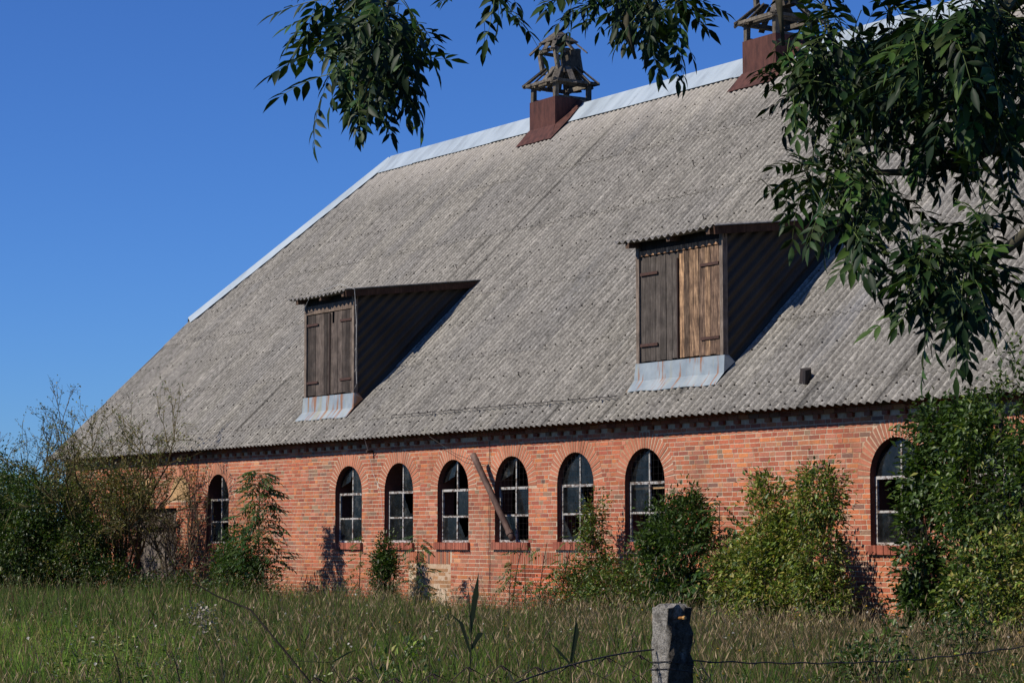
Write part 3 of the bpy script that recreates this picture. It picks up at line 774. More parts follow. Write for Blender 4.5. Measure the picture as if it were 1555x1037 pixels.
# rusty pipe leaning on the wall, and cables down the brickwork
a, b_ = Vector((-36.22, -.30, 1.47 + E_)), Vector((-35.22, -.05, -.13 + E_))
m = MB(); d = (b_ - a).normalized()
m.v = []
m.tube([a, a + d * .25, a + d * .27, a + d * 1.5, b_ - d * .12, b_ - d * .1, b_], .062, .058, n=12, col=(.8, .78, .76))
m.v = [tuple(Vector(p)) for p in m.v]
lid = MB(); lid.tube([a - d * .005, a + d * .012], .05, .045, n=12, col=(.6, .6, .6))
pp = link('rusty_pipe', m.mesh('rusty_pipe', M['pipe'], True), cat='pipe', label='long rusty brown pipe leaning against the wall onto a window sill')
col_ = MB(); col_.tube([b_ - d * .2, b_ - d * .12], .072, .072, n=12, col=(.5, .45, .4)); col_.build('collar', M['pipe'], pp)
lid.build('pipe_end', M['plaster'], pp)
for (x0, z0, x1, z1, y, mat, lb) in ((-36.07, 1.72, -36.08, -1.2, -.03, 'wire', 'thin dark cable running straight down the brick pier beside the leaning pipe'),):
    m = MB(); m.tube([(x0 + .012 * math.sin(i * 1.7), y, E_ + z0 + (z1 - z0) * i / 14) for i in range(15)], .007, n=4); m.build('cable', M[mat], barn)
m = MB(); m.tube([(-40.35, -.33, 1.93 + E_), (-40.55, -.12, 1.66 + E_)], .008, n=5); m.tube([(-40.55, -.12, 1.66 + E_), (-40.5, -.03, 1.2 + E_), (-40.2, -.025, .85 + E_), (-40.12, -.02, .3 + E_)], .004, n=4); m.build('cable', M['white_wire'], barn)
m = MB(); m.tube([(-40.55, -.16, 1.66 + E_), (-40.55, -.02, 1.66 + E_)], .03, n=8); m.build('insulator', M['iron'], barn)
m = MB(); m.tube([(-38.0, -.33, 1.95 + E_), (-37.0, -.2, 1.5 + E_), (-36.1, -.03, 1.25 + E_)], .005, n=4); m.build('cable', M['wire'], barn)

# ------------------------------------------------------------------ vegetation
def rot_to(d, roll):                            # frames whose x axis follows d
    d = d / np.linalg.norm(d, axis=1, keepdims=True)
    u = np.tile([0., 0, 1], (len(d), 1)); s = np.cross(d, u); n_ = np.linalg.norm(s, axis=1, keepdims=True); s = np.where(n_ < .05, [[1., 0, 0]], s / np.maximum(n_, 1e-6))
    t = np.cross(s, d); c, q = np.cos(roll)[:, None], np.sin(roll)[:, None]
    return d, s * c + t * q, -s * q + t * c
def leaves_np(pos, dirs, roll, length, width, col, fold=.25):
    """leaf = two folded half-blades (6 points, 4 triangles) pointed at the tip"""
    d, s, t = rot_to(dirs, roll); n = len(pos); L = length[:, None]; Wd = width[:, None]
    p0 = pos; p1 = pos + d * L; m1 = pos + d * L * .42 + t * Wd * fold * .6
    a = pos + d * L * .38 + s * Wd * .5 + t * Wd * fold; b = pos + d * L * .38 - s * Wd * .5 + t * Wd * fold
    V = np.stack([p0, a, p1, b, pos + d * L * .4 - t * Wd * .05], 1).reshape(-1, 3)
    k = np.arange(n)[:, None, None] * 5
    F = (np.array([[0, 4, 1], [4, 2, 1], [0, 3, 4], [4, 3, 2]])[None] + k).reshape(-1, 3)
    return V, F, np.repeat(col, 5, 0)
GREENS = dict(
    dark=[(.020, .042, .010), (.030, .058, .013), (.048, .085, .018), (.066, .105, .022)],
    mid=[(.040, .075, .014), (.065, .11, .020), (.095, .145, .026), (.05, .09, .02)],
    light=[(.13, .19, .030), (.18, .24, .038), (.24, .28, .05), (.10, .15, .03), (.29, .28, .07)],
    olive=[(.06, .068, .016), (.10, .10, .022), (.15, .135, .032), (.05, .06, .018)],
    reddish=[(.12, .05, .025), (.16, .09, .03), (.09, .07, .025), (.10, .11, .03)],
    yellow=[(.30, .26, .06), (.23, .24, .05), (.16, .18, .04), (.34, .25, .09)])
def pick(pal, n, mixs=()):
    P_ = np.array(GREENS[pal]); c = P_[R.randint(len(P_), size=n)]
    for q, f in mixs:
        Q = np.array(GREENS[q]); mk = R.rand(n) < f; c[mk] = Q[R.randint(len(Q), size=mk.sum())]
    return c * R.uniform(.8, 1.2, (n, 1))
def clumped(blobs, n, nclump, cr, shell=.55):
    """points gathered in clumps spread through ellipsoids (x,y,z,rx,ry,rz)"""
    B = np.array(blobs, float); vol = B[:, 3] * B[:, 4] * B[:, 5]; w = vol ** .75; w /= w.sum()
    bi = R.choice(len(B), nclump, p=w); u = R.normal(size=(nclump, 3)); u /= np.linalg.norm(u, axis=1, keepdims=True)
    rad = (shell + (1 - shell) * R.rand(nclump)) ** 1.0; C_ = B[bi, :3] + u * rad[:, None] * B[bi, 3:]
    size = R.uniform(.5, 1.3, nclump) * cr
    ci = R.randint(nclump, size=n); v = R.normal(size=(n, 3)) * .55
    P_ = C_[ci] + v * size[ci][:, None]; out = u[ci] * .6 + v * .5
    return P_, out, ci, C_, size
def shrub(name, label, cat, loc, blobs, n, nclump, cr, leafsize, pal, mixs=(), stems=(), group=None, trunk=None, narrow=.45, mat='leaf', droop=.25, inner=True, stemcol=(.11, .09, .06), single=None):
    """loc is the foot; blobs and stems are relative to it"""
    o = empty(name, loc); tag(o, label, cat, group)
    Pp, out, ci, C_, size = clumped(blobs, n, nclump, cr)
    Pp[:, 2] = np.maximum(Pp[:, 2], .03)
    dirs = out + R.normal(size=(n, 3)) * .55 + [0, 0, -droop]
    L = R.uniform(.65, 1.25, n) ** 1.6 * leafsize
    cb = R.uniform(.78, 1.22, nclump)
    V, F, C = leaves_np(Pp, dirs, R.uniform(-.9, .9, n) , L, L * narrow * R.uniform(.8, 1.2, n), pick(pal, n, mixs) * cb[ci][:, None])
    me = npmesh('foliage', V, F, C, M[mat]); f = link('foliage', me, o)
    m = MB()
    zc = max(b[2] for b in blobs)
    for k in range(min(nclump, 46)):              # thin twigs to the clumps
        c = C_[k]; base = Vector((c[0] * .25 + rnd.uniform(-.08, .08), c[1] * .25, max(0, c[2] * .15 - .1)))
        mid = base.lerp(Vector(c), .55) + Vector((rnd.uniform(-.08, .08), rnd.uniform(-.08, .08), .1))
        m.tube([base, mid, Vector(c)], .011, .003, 4, stemcol)
    for (a, b, r0, r1) in stems: 
        a, b = Vector(a), Vector(b); q = [a.lerp(b, t) + Vector((rnd.uniform(-.03, .03), rnd.uniform(-.03, .03), 0)) * (a - b).length * (0 < t < 1) for t in (0, .3, .6, .85, 1)]
        m.tube(q, r0, r1, 6, stemcol)
    m.build('stems', M['bark'], o, smooth=True); return o

def pinnate(n_pair, length, lw, droop, col, kinks=0.0, rr=rnd):
    """one compound ash leaf along +x: a thin stalk and folded lance-shaped leaflets"""
    m = MB(); pts = []; nseg = 7
    for i in range(nseg + 1):
        t = i / nseg; pts.append(Vector((length * t, kinks * math.sin(t * 3), -droop * length * t * t)))
    m.tube(pts, .0022, .001, 3, (.10, .14, .04))
    def leaflet(p, d, up, L, c):
        d = d.normalized(); s = d.cross(up).normalized(); u = s.cross(d).normalized(); w = L * lw
        curl = rr.uniform(.05, .22); vs = []; prof = [(0, 0), (.16, .30), (.40, .50), (.66, .38), (.86, .14), (1.0, 0)]
        for t, h in prof:
            c0 = p + d * (L * t) - u * (curl * L * t * t)
            vs += [c0 + s * (w * h) + u * (w * h * .35), c0, c0 - s * (w * h) + u * (w * h * .35)]
        fs = []
        for i in range(len(prof) - 1):
            a = 3 * i; fs += [(a, a + 1, a + 4, a + 3), (a + 1, a + 2, a + 5, a + 4)]
        m.add(vs, fs, c)
    up = Vector((0, 0, 1))
    for i in range(n_pair):
        t = .28 + .62 * i / max(1, n_pair - 1); k = min(int(t * nseg), nseg - 1); p = pts[k].lerp(pts[k + 1], t * nseg - k); ax = (pts[k + 1] - pts[k]).normalized()
        for s_ in (-1, 1):
            d = ax * rr.uniform(.55, .95) + Vector((0, s_, 0)) * .8 + Vector((0, 0, rr.uniform(-.45, .1)))
            sh = rr.uniform(.8, 1.15); leaflet(p, d, up, length * .36 * sh * (.8 + .3 * math.sin(math.pi * t)), tuple(q * rr.uniform(.8, 1.2) for q in col))
    leaflet(pts[-1], (pts[-1] - pts[-2]), up, length * .38, col)
    return m
ASHG = [(.009, .022, .007), (.013, .030, .008), (.024, .050, .012), (.011, .025, .009), (.045, .085, .018)]
ash_cache = [pinnate(rnd.choice((3, 4, 4, 5)), .215, rnd.uniform(.28, .37), rnd.uniform(.1, .5), ASHG[i % 5], rnd.uniform(-.02, .02)).mesh('leaf', M['gloss_leaf'], True) for i in range(14)]
def put_leaf(cache, base, d, size, parent, roll=0.0):
    o = bpy.data.objects.new('leaf', rnd.choice(cache)); COL.objects.link(o)
    d = Vector(d).normalized(); q = d.to_track_quat('X', 'Z')
    o.rotation_mode = 'QUATERNION'; o.rotation_quaternion = q @ Matrix.Rotation(roll, 3, 'X').to_quaternion()
    o.scale = (size,) * 3; o.location = base; o.parent = parent; return o

# ---- the ash tree overhead: stands right of the camera, its boughs hang into the picture
TR = Vector((-3.6, -16.0, 0))
ash = empty('ash_tree', TR); tag(ash, 'ash tree whose dark leafy boughs hang into the top and right of the view', 'tree')
m = MB(); m.tube([(0, 0, 0), (.05, .02, 1.2), (.0, .1, 2.6), (-.15, -.05, 4.0), (-.4, -.3, 5.6), (-.6, -.6, 7.2), (-.7, -.8, 8.6)], .26, .05, 10, (.16, .14, .11)); m.build('trunk', M['bark'], ash, smooth=True)
def tb(m, pts, r0, r1, col=(.13, .12, .08)): m.tube([Vector(p) - TR for p in pts], r0, r1, 6, col)
def cp_(x, y, d): return cam_pt(x, y, d)
T0 = TR + Vector((-.1, 0, 3.6)); T1 = TR + Vector((-.3, -.2, 5.0))
BR = [  # limbs; those ending in the picture follow what it shows
    [T1, cp_(1500, -320, 7.4), cp_(1000, -260, 7.8), cp_(720, -120, 8.0), cp_(592, 5, 8.0), cp_(575, 60, 8.0), cp_(560, 110, 8.0)],
    [T1, cp_(1450, -260, 8.2), cp_(1100, -160, 8.4), cp_(960, -60, 8.4), cp_(950, 40, 8.3), cp_(965, 90, 8.3)],
    [T0, cp_(1640, -60, 8.3), cp_(1500, 30, 8.5), cp_(1350, 62, 8.6), cp_(1245, 105, 8.6), cp_(1195, 140, 8.6)],
    [T0, cp_(1680, 120, 7.9), cp_(1555, 205, 8.0), cp_(1470, 242, 8.0), cp_(1400, 262, 8.0), cp_(1330, 262, 8.0), cp_(1262, 300, 8.0)],
    [T0, cp_(1700, 220, 7.6), cp_(1600, 320, 7.7), cp_(1520, 385, 7.8), cp_(1440, 420, 7.8), cp_(1400, 470, 7.8)],
    [T1, cp_(1600, -150, 7.4), cp_(1500, -40, 7.5), cp_(1460, 60, 7.6), cp_(1450, 160, 7.6)],
    [T1, cp_(1200, -120, 8.0), cp_(1180, -20, 8.1), cp_(1190, 70, 8.1)],
    [T1, cp_(900, -230, 8.2), cp_(770, -110, 8.2), cp_(735, -10, 8.2)],
    [T1, TR + Vector((-1.2, -2.0, 5.5)), TR + Vector((-2.2, -3.4, 5.9))], [T1, TR + Vector((1.2, -1.4, 6.0)), TR + Vector((2.2, -2.4, 7.2))], [T1, TR + Vector((.8, 1.4, 6.0)), TR + Vector((1.6, 2.6, 6.9))]]
for i, b_ in enumerate(BR):
    m = MB(); tb(m, b_, .036, .006); m.build('limb', M['bark'], ash, smooth=True)
# (centre px, py, spread x, spread y, depth, leaves, leaf size, trunk-ward anchor)
CL = [((562, 10), 66, 42, 8.0, 34, .95), ((562, 70), 52, 40, 8.0, 30, .95), ((535, 122), 34, 24, 8.0, 12, .85), ((612, 58), 32, 32, 8.0, 9, .9), ((735, -22), 55, 12, 8.2, 9, .9),
      ((985, -22), 68, 24, 8.3, 22, .95), ((990, 25), 38, 28, 8.3, 12, .95), ((905, -25), 28, 12, 8.3, 5, .85), ((1030, 15), 26, 25, 8.3, 6, .9),
      ((1250, 20), 40, 40, 8.1, 16, .95), ((1235, 85), 26, 30, 8.1, 7, .85), ((1300, 90), 60, 42, 8.6, 22, .9), ((1350, 20), 55, 35, 8.4, 14, 1.0), ((1465, 70), 85, 70, 7.6, 62, 1.05), ((1410, 150), 45, 35, 8.2, 14, .9), ((1530, 30), 50, 50, 7.4, 22, 1.1), ((1535, 175), 42, 55, 7.5, 14, 1.05),
      ((1285, 245), 48, 26, 8.0, 12, .95), ((1265, 295), 44, 26, 8.0, 9, .95), ((1480, 395), 66, 48, 7.8, 30, 1.0), ((1430, 445), 48, 32, 7.8, 11, .95), ((1515, 280), 32, 34, 7.8, 6, 1.0),
      ((1225, 130), 36, 34, 8.4, 12, .9), ((1300, 150), 62, 34, 8.5, 20, .9), ((1375, 110), 50, 50, 8.2, 20, .95), ((1225, 262), 44, 18, 8.0, 14, .95), ((1320, 300), 40, 24, 8.0, 8, .95), ((1395, 385), 44, 22, 7.8, 12, .95), ((1500, 130), 50, 60, 7.8, 24, 1.0)]
tw = MB(); jobs = []
for (cx, cy), sx, sy, dep, n, sz in CL:
    ctr = cp_(cx, cy - sy * .3, dep); nb = max(2, n // 5)
    hubs = []
    for i in range(nb):
        h = cp_(cx + rnd.gauss(0, sx * .5), cy + rnd.gauss(0, sy * .45), dep + rnd.uniform(-.45, .45)); hubs.append(h)
        mid = ctr.lerp(h, .5) + Vector((0, 0, .04)); tb(tw, [ctr, mid, h], .008, .003, (.12, .13, .06))
    for i in range(int(n * 1.8)):
        h = rnd.choice(hubs); base = h + Vector([rnd.gauss(0, .05) for _ in range(3)])
        out = (h - ctr); out = out / max(out.length, .15)
        d = out * .7 + Vector((rnd.gauss(0, .55), rnd.gauss(0, .55), rnd.gauss(-.38, .5)))
        jobs.append((base - TR, d, sz * rnd.uniform(.78, 1.12), rnd.uniform(-.6, .6)))
random.Random(4).shuffle(jobs); bulk = MB()
def leaf_frame(base, d, size, roll):
    return Matrix.Translation(base) @ Vector(d).normalized().to_track_quat('X', 'Z').to_matrix().to_4x4() @ Matrix.Rotation(roll, 4, 'X') @ Matrix.Scale(size, 4)
for i, (base, d, size, roll) in enumerate(jobs):
    if i < 298: put_leaf(ash_cache, base, d, size, ash, roll); continue
    me = rnd.choice(ash_cache); mt = leaf_frame(base, d, size, roll); ca = me.color_attributes['col'].data
    b0 = len(bulk.v); bulk.v += [tuple(mt @ v.co) for v in me.vertices]; bulk.f += [tuple(b0 + k for k in p.vertices) for p in me.polygons]; bulk.c += [tuple(ca[k].color)[:3] for k in range(len(me.vertices))]
bulk.build('inner_leaves', M['gloss_leaf'], ash, smooth=True, kind='stuff')
tw.build('twigs', M['bark'], ash, kind='stuff')
# the rest of the crown, above and beside the frame, shades what hangs below it
n = 24000
blobs = [(-.5, -1.2, 6.6, 2.6, 2.4, 1.7), (-1.6, -2.6, 6.0, 1.7, 1.5, 1.2), (.8, .8, 6.8, 2.4, 2.2, 1.9), (-2.2, -2.2, 5.0, 1.7, 1.6, .8), (-2.6, -3.4, 5.6, 1.5, 1.2, 1.0), (-1.0, -3.4, 5.6, 1.6, 1.2, 1.1), (-.3, -1.8, 8.0, 1.8, 1.8, 1.2)]
Pp, out, ci, C_, size = clumped(blobs, n, 420, .34, .3)
w_ = Pp + np.array(TR); rel = w_ - np.array(CAM); zf = rel @ np.array(FW); px = 777.5 + FPX * (rel @ np.array(RT)) / zf; py = 518.5 - FPX * (rel @ np.array(UPV)) / zf
sx_ = w_ + np.array(SUN) * 0
keep = ((py < -25) | (px > 1640) | (zf < .5)) & (Pp[:, 2] > 2.6)
Pp, out = Pp[keep], out[keep]; n = len(Pp)
L = R.uniform(.07, .10, n); V, F, C = leaves_np(Pp, out + R.normal(size=(n, 3)) * .5 + [0, 0, -.5], R.uniform(-1, 1, n), L, L * .38, np.array(ASHG)[R.randint(5, size=n)])
link('crown', npmesh('crown', V, F, C, M['gloss_leaf']), ash, kind='stuff')

# ---- young ash saplings and shrubs against the wall
sap_cache = [pinnate(rnd.choice((4, 5, 5)), .34, rnd.uniform(.26, .34), rnd.uniform(.3, .7), c, 0).mesh('leaf', M['leaf'], True) for c in ((.03, .065, .018), (.05, .095, .024), (.04, .08, .02), (.075, .12, .03)) for _ in range(2)]
sap_light = [pinnate(rnd.choice((3, 4)), .26, rnd.uniform(.36, .44), rnd.uniform(.3, .7), c, 0).mesh('leaf', M['leaf'], True) for c in ((.09, .14, .03), (.06, .11, .025), (.12, .16, .04)) for _ in range(2)]
def sapling(label, loc, h, n, spread, lean=(0, 0), cache=sap_cache, nst=1, size=1.0, low=.25, stemcol=(.10, .08, .05)):
    o = empty('sapling', loc); tag(o, label, 'sapling'); m = MB(); st = []
    for s_ in range(nst):
        bx, by = rnd.uniform(-.12, .12) * nst, rnd.uniform(-.1, .1) * nst; hh = h * (1 if s_ == 0 else rnd.uniform(.6, .9))
        tx, ty = lean[0] + rnd.uniform(-.15, .15) * (nst > 1) * nst, lean[1]
        pts = [Vector((bx + tx * t * t, by + ty * t * t, hh * t)) for t in (0, .25, .5, .75, 1)]; st.append(pts); m.tube(pts, .016, .005, 6, stemcol)
    for i in range(n):
        pts = rnd.choice(st); t = low + (1 - low) * (i + rnd.random()) / n; k = min(int(t * 4), 3); p = pts[k].lerp(pts[k + 1], t * 4 - k)
        a = rnd.uniform(0, 2 * math.pi); r = spread * (1.05 - t) * rnd.uniform(.1, 1) * .8
        b = p + Vector((math.cos(a) * r, math.sin(a) * r, r * .35))
        if r > .05: m.tube([p - Vector((0, 0, .05)), b], .005, .003, 4, stemcol)
        put_leaf(cache, b, Vector((math.cos(a), math.sin(a), rnd.uniform(-.25, .55))), size * rnd.uniform(.7, 1.15), o, rnd.uniform(-.3, .3))
    m.build('stem', M['bark'], o, smooth=True); return o
def gp(x, y): return (x, y, 0.0)

sapling('tall ash sapling with drooping compound leaves before the blank wall left of the window row', gp(-42.55, -1.5), 2.95, 210, .95, (.05, 0), size=1.05)
shrub('dark_shrub', 'low dark leafy shrub at the foot of the tall sapling', 'shrub', gp(-43.3, -1.7), [(0, 0, .7, .85, .5, .65), (.9, .1, .55, .8, .4, .5), (-.2, .1, 1.25, .5, .4, .55)], 9500, 190, .2, .075, 'mid', (('dark', .4),))
shrub('ivy_column', 'narrow dark ivy column under the second window from the left of the row', 'shrub', gp(-38.75, -.75), [(0, 0, .75, .28, .2, .8), (.05, 0, 1.15, .22, .17, .5)], 5200, 90, .13, .065, 'dark', (('mid', .25),))
sapling('small sapling sprouting leaves left of the ivy column', gp(-39.2, -1.0), 1.62, 34, .38, (.1, 0), size=.75, cache=sap_light)
sapling('slender weed-like sapling standing before the ochre patched wall', gp(-37.1, -1.0), 1.6, 38, .42, (.05, 0), size=.8)
sapling('thin light green sapling left of the fifth window of the row', gp(-33.6, -1.0), 1.55, 44, .5, (.1, 0), cache=sap_light, nst=3, size=.8)
sapling('light green sapling crossing the glass of the fifth window of the row', gp(-32.7, -.8), 1.75, 60, .55, (.1, 0), cache=sap_light, nst=3, size=.9)
shrub('climbing_shrub', 'upright climber turning reddish on the pier between the last two windows of the row', 'shrub', gp(-31.85, -.6), [(0, 0, 1.0, .42, .28, .9), (.05, 0, 1.8, .25, .2, .6), (.35, 0, .7, .4, .25, .6), (-.5, 0, .6, .4, .25, .5)], 7800, 170, .15, .062, 'mid', (('light', .3), ('reddish', .28)), narrow=.5)
shrub('low_shrub', 'low mixed green and red shrub under the last window of the row', 'shrub', gp(-30.7, -1.0), [(0, 0, .6, .8, .35, .6), (-1.4, 0, .45, .9, .3, .45), (.7, 0, .75, .5, .3, .6)], 8500, 200, .17, .06, 'mid', (('reddish', .22), ('light', .2)))
shrub('dense_shrub', 'dense dark green rounded shrub just right of the last window of the row', 'shrub', gp(-28.75, -1.15), [(0, 0, 1.2, .78, .5, .9), (-.35, 0, 1.75, .34, .3, .5), (.3, 0, 1.8, .34, .3, .48), (0, 0, .55, .85, .5, .55)], 15000, 260, .17, .085, 'dark', (('mid', .3),), narrow=.42)
sapling('spreading ash sapling between the dense dark shrub and the yellow green one', gp(-27.75, -1.2), 2.15, 90, .8, (.05, 0), nst=2, size=.95)
shrub('yellow_green_shrub', 'tall light yellow green shrub on the long wall stretch before the right-hand window', 'shrub', gp(-26.2, -1.3), [(-.1, 0, 1.0, .9, .5, .95), (-.15, 0, 1.95, .36, .3, .62), (.35, 0, 1.5, .5, .3, .75), (-.9, 0, .8, .6, .4, .7), (.7, 0, .6, .5, .4, .55)], 19000, 330, .18, .075, 'light', (('mid', .25), ('yellow', .3)))
shrub('hop_climber', 'pale hop-like climber rising to a rounded head left of the right-hand window', 'shrub', gp(-24.72, -1.7), [(0, 0, 2.15, .48, .3, .52), (.0, 0, 1.3, .42, .3, .85), (.2, 0, .6, .5, .3, .5)], 9500, 200, .15, .068, 'light', (('yellow', .3), ('mid', .3), ('reddish', .08)))
shrub('vine_column', 'tall dark leafy column of vine covering the right half of the right-hand window', 'shrub', gp(-23.1, -1.2), [(0, 0, 1.3, .36, .35, 1.2), (.1, 0, 2.4, .34, .3, .6), (.25, 0, 3.0, .42, .35, .45), (.1, 0, .6, .45, .35, .55)], 8200, 120, .19, .095, 'dark', (('mid', .35),), narrow=.55)
shrub('vine_curtain', 'dark curtain of vine leaves hanging between the two right-hand windows', 'shrub', gp(-22.45, -1.15), [(.1, 0, 2.2, .42, .35, .7), (.2, 0, 3.0, .5, .35, .5), (.1, 0, .8, .3, .3, .6)], 6500, 110, .19, .09, 'dark', (('mid', .4),), narrow=.55)
shrub('dark_tree', 'tall dark bushy tree at the right end reaching over the eaves', 'tree', gp(-21.4, -1.6), [(0, 0, 1.9, .8, .7, 1.4), (.5, -.1, 3.2, .9, .6, .9), (1.4, -.2, 2.4, 1.0, .7, 1.6), (2.2, 0, 3.2, 1.0, .8, 1.2), (1.2, -.2, .9, 1.2, .6, .8)], 14500, 130, .27, .095, 'mid', (('dark', .45), ('light', .08)), stems=[((0, 0, 0), (.2, 0, 3.2), .07, .03), ((1.2, 0, 0), (1.6, 0, 3.8), .08, .03)])
shrub('yellow_shrub', 'light yellow green shrub with seed heads in the lower right corner of the wall', 'shrub', gp(-20.35, -2.7), [(0, 0, .85, .7, .5, .75), (.8, .1, 1.0, .7, .5, .7), (.4, 0, 1.4, .4, .3, .4)], 6200, 120, .17, .07, 'light', (('yellow', .35), ('mid', .25), ('reddish', .06)))

# left side
shrub('dark_bush', 'big dark green bush filling the lower left edge', 'shrub', gp(-51.6, -3.6), [(0, 0, 1.5, 1.5, 1.0, 1.3), (-1.6, 0, 2.2, 1.3, 1.0, 1.2), (-.2, 0, 2.6, 1.0, .9, .7), (1.2, -.2, 1.2, 1.0, .8, 1.0), (1.5, 0, 2.3, .8, .6, .7)], 32000, 460, .27, .085, 'dark', (('mid', .35), ('olive', .12)))
shrub('dark_bush', 'dark bush in shade between the big left bush and the plank door', 'shrub', gp(-49.8, -2.8), [(0, 0, 1.1, 1.2, .8, 1.05), (-.5, 0, 2.1, 1.0, .7, .7), (.9, 0, 1.3, .7, .5, .8), (1.7, .2, .6, .8, .5, .5)], 25000, 380, .22, .08, 'dark', (('olive', .3), ('mid', .2)))
shrub('low_bramble', 'low tangled bramble in shade in front of the plank door', 'shrub', gp(-46.9, -2.2), [(0, 0, .3, 1.2, .6, .35), (1.4, .2, .35, .9, .5, .35)], 7000, 220, .2, .07, 'dark', (('mid', .3), ('reddish', .1)))
shrub('edge_bush', 'green bush at the extreme left with lighter leaves low down', 'shrub', gp(-50.7, -6.6), [(0, 0, .9, 1.1, .8, .9), (-.6, 0, 1.9, .9, .7, .9)], 9500, 220, .22, .06, 'mid', (('light', .3), ('dark', .25)))
shrub('far_tree', 'bushy tree beyond the barn corner at the far left', 'tree', gp(-69.5, 1.0), [(0, 0, 3.2, 2.0, 2.0, 2.2), (-1.0, 0, 4.6, 1.6, 1.5, 1.4), (1.5, 0, 2.2, 1.5, 1.2, 1.6)], 9500, 260, .42, .12, 'mid', (('dark', .4),), stems=[((0, 0, 0), (0, 0, 4), .12, .05)])
def bare_bush(label, loc, top, spread, nmain, depth=4, seed=1, leafn=900, col=(.20, .17, .085), lean=(0, 0)):
    r = random.Random(seed); o = empty('lichen_shrub', loc); tag(o, label, 'shrub'); m = MB(); tips = []
    def grow(p, d, L, rad, lev):
        q = [p]; dd = d.copy()
        for i in range(4):
            dd = (dd + Vector((r.gauss(0, .17), r.gauss(0, .17), r.gauss(.03, .12)))).normalized(); q.append(q[-1] + dd * (L / 4))
        c = r.uniform(.75, 1.25); m.tube(q, rad, rad * .6, 5 if lev < 2 else 3, tuple(v * c for v in col)); tips.append(q[-1])
        if lev < depth:
            for i in range(4 if lev < 2 else 3):
                k = r.choice((1, 2, 3, 3, 4)); a = Vector((r.gauss(0, 1), r.gauss(0, .8), r.gauss(.25, .6))).normalized()
                grow(q[k], (dd * .9 + a * .85).normalized(), L * r.uniform(.42, .66), rad * .6, lev + 1)
                if lev >= 2: tips.append(q[k])
    for i in range(nmain):
        a = r.uniform(0, 6.28); d = Vector((math.cos(a) * spread + lean[0], math.sin(a) * spread * .6 + lean[1], 1)).normalized()
        grow(Vector((r.uniform(-.3, .3), r.uniform(-.2, .2), 0)), d, top * r.uniform(.5, .66), .034, 0)
    m.build('branches', M['bark'], o)
    T = np.array([tuple(r.choice(tips)) for _ in range(leafn)]) + R.normal(size=(leafn, 3)) * .035; L = R.uniform(.035, .075, leafn)
    V, F, C = leaves_np(T, R.normal(size=(leafn, 3)), R.uniform(-1, 1, leafn), L, L * .55, pick('olive', leafn, (('yellow', .35), ('mid', .2))))
    link('foliage', npmesh('foliage', V, F, C, M['leaf']), o); return o
bare_bush('nearly bare lichen covered shrub rising above the bushes against the sky', gp(-53.0, -2.2), 4.35, .35, 8, seed=3, leafn=5200, col=(.20, .165, .09))
bare_bush('twiggy yellow lichen shrub spreading before the barn corner and the door', gp(-49.2, -1.9), 4.4, .5, 10, seed=8, leafn=8000, lean=(-.02, 0), col=(.24, .19, .075))
shrub('olive_shrub', 'loose olive brown shrub under the eaves at the far left of the wall', 'shrub', gp(-49.0, -1.9), [(0, 0, 2.5, 1.2, .6, .6), (.3, 0, 2.3, .6, .5, .6), (-1.5, 0, 2.8, 1.0, .6, .6), (-.6, 0, 1.6, 1.0, .5, .6)], 11000, 320, .17, .06, 'olive', (('yellow', .22), ('reddish', .12)))
bare_bush('small bare bush whose twigs cross the plank door', gp(-47.2, -1.6), 2.7, .5, 4, seed=12, leafn=350, col=(.16, .12, .07))
for (x0, x1, h, lb) in ((-46.9, -46.4, 3.3, 'thin dark bare stem leaning beside the lone left window'), (-46.0, -45.9, 3.0, 'straight bare stem rising close to the lone left window')):
    m = MB(); m.tube([(0, 0, 0), ((x1 - x0) * .2, 0, h * .3), ((x1 - x0) * .35, .03, h * .6), ((x1 - x0), .05, h)], .022, .006, 6, (.08, .05, .035))
    m.tube([((x1 - x0) * .2, 0, h * .3), ((x1 - x0) * .2 + .3, 0, h * .55), ((x1 - x0) * .2 + .35, 0, h * .8)], .012, .004, 5, (.08, .05, .035))
    o = link('bare_stem', m.mesh('bare_stem', M['bark'], True), cat='stem', label=lb, loc=(x0, -1.2, 0))

# ---- meadow grass: bent blades, in tufts, thinner towards the camera side
def meadow(n, zlo, zhi, name, pick_fn, hfun, wid, kind='grass', lean=.28):
    zz = zlo * (zhi / zlo) ** R.rand(n); xx = R.uniform(-.30, .30, n) * zz + R.normal(size=n) * .1; cc_ = R.rand(n) < .5; xx = np.where(cc_, np.round(xx / .17) * .17 + R.normal(size=n) * .03, xx)
    p = np.array(CAM)[None] * [1, 1, 0] + zz[:, None] * np.array(HD)[None] + xx[:, None] * np.array(RT)[None]
    ok = (p[:, 1] < -.06) | (p[:, 0] < -58.5); p = p[ok]; zz = zz[ok]; xx = xx[ok]; n = len(p); p[:, 2] = 0
    return p, zz, xx / zz
def vnoise(p, s, seed):
    q = p[:, :2] * s; i = np.floor(q).astype(int); f = q - i; f = f * f * (3 - 2 * f)
    def h(a, b): v = np.sin(a * 127.1 + b * 311.7 + seed * 74.7) * 43758.5453; return v - np.floor(v)
    a = h(i[:, 0], i[:, 1]); b = h(i[:, 0] + 1, i[:, 1]); c = h(i[:, 0], i[:, 1] + 1); d = h(i[:, 0] + 1, i[:, 1] + 1)
    return (a * (1 - f[:, 0]) + b * f[:, 0]) * (1 - f[:, 1]) + (c * (1 - f[:, 0]) + d * f[:, 0]) * f[:, 1]
def lerpc(a, b, t): return np.array(a)[None] * (1 - t[:, None]) + np.array(b)[None] * t[:, None]
p, zz, u = meadow(350000, 11.0, 66.0, 'grass', None, None, None)
n = len(p)
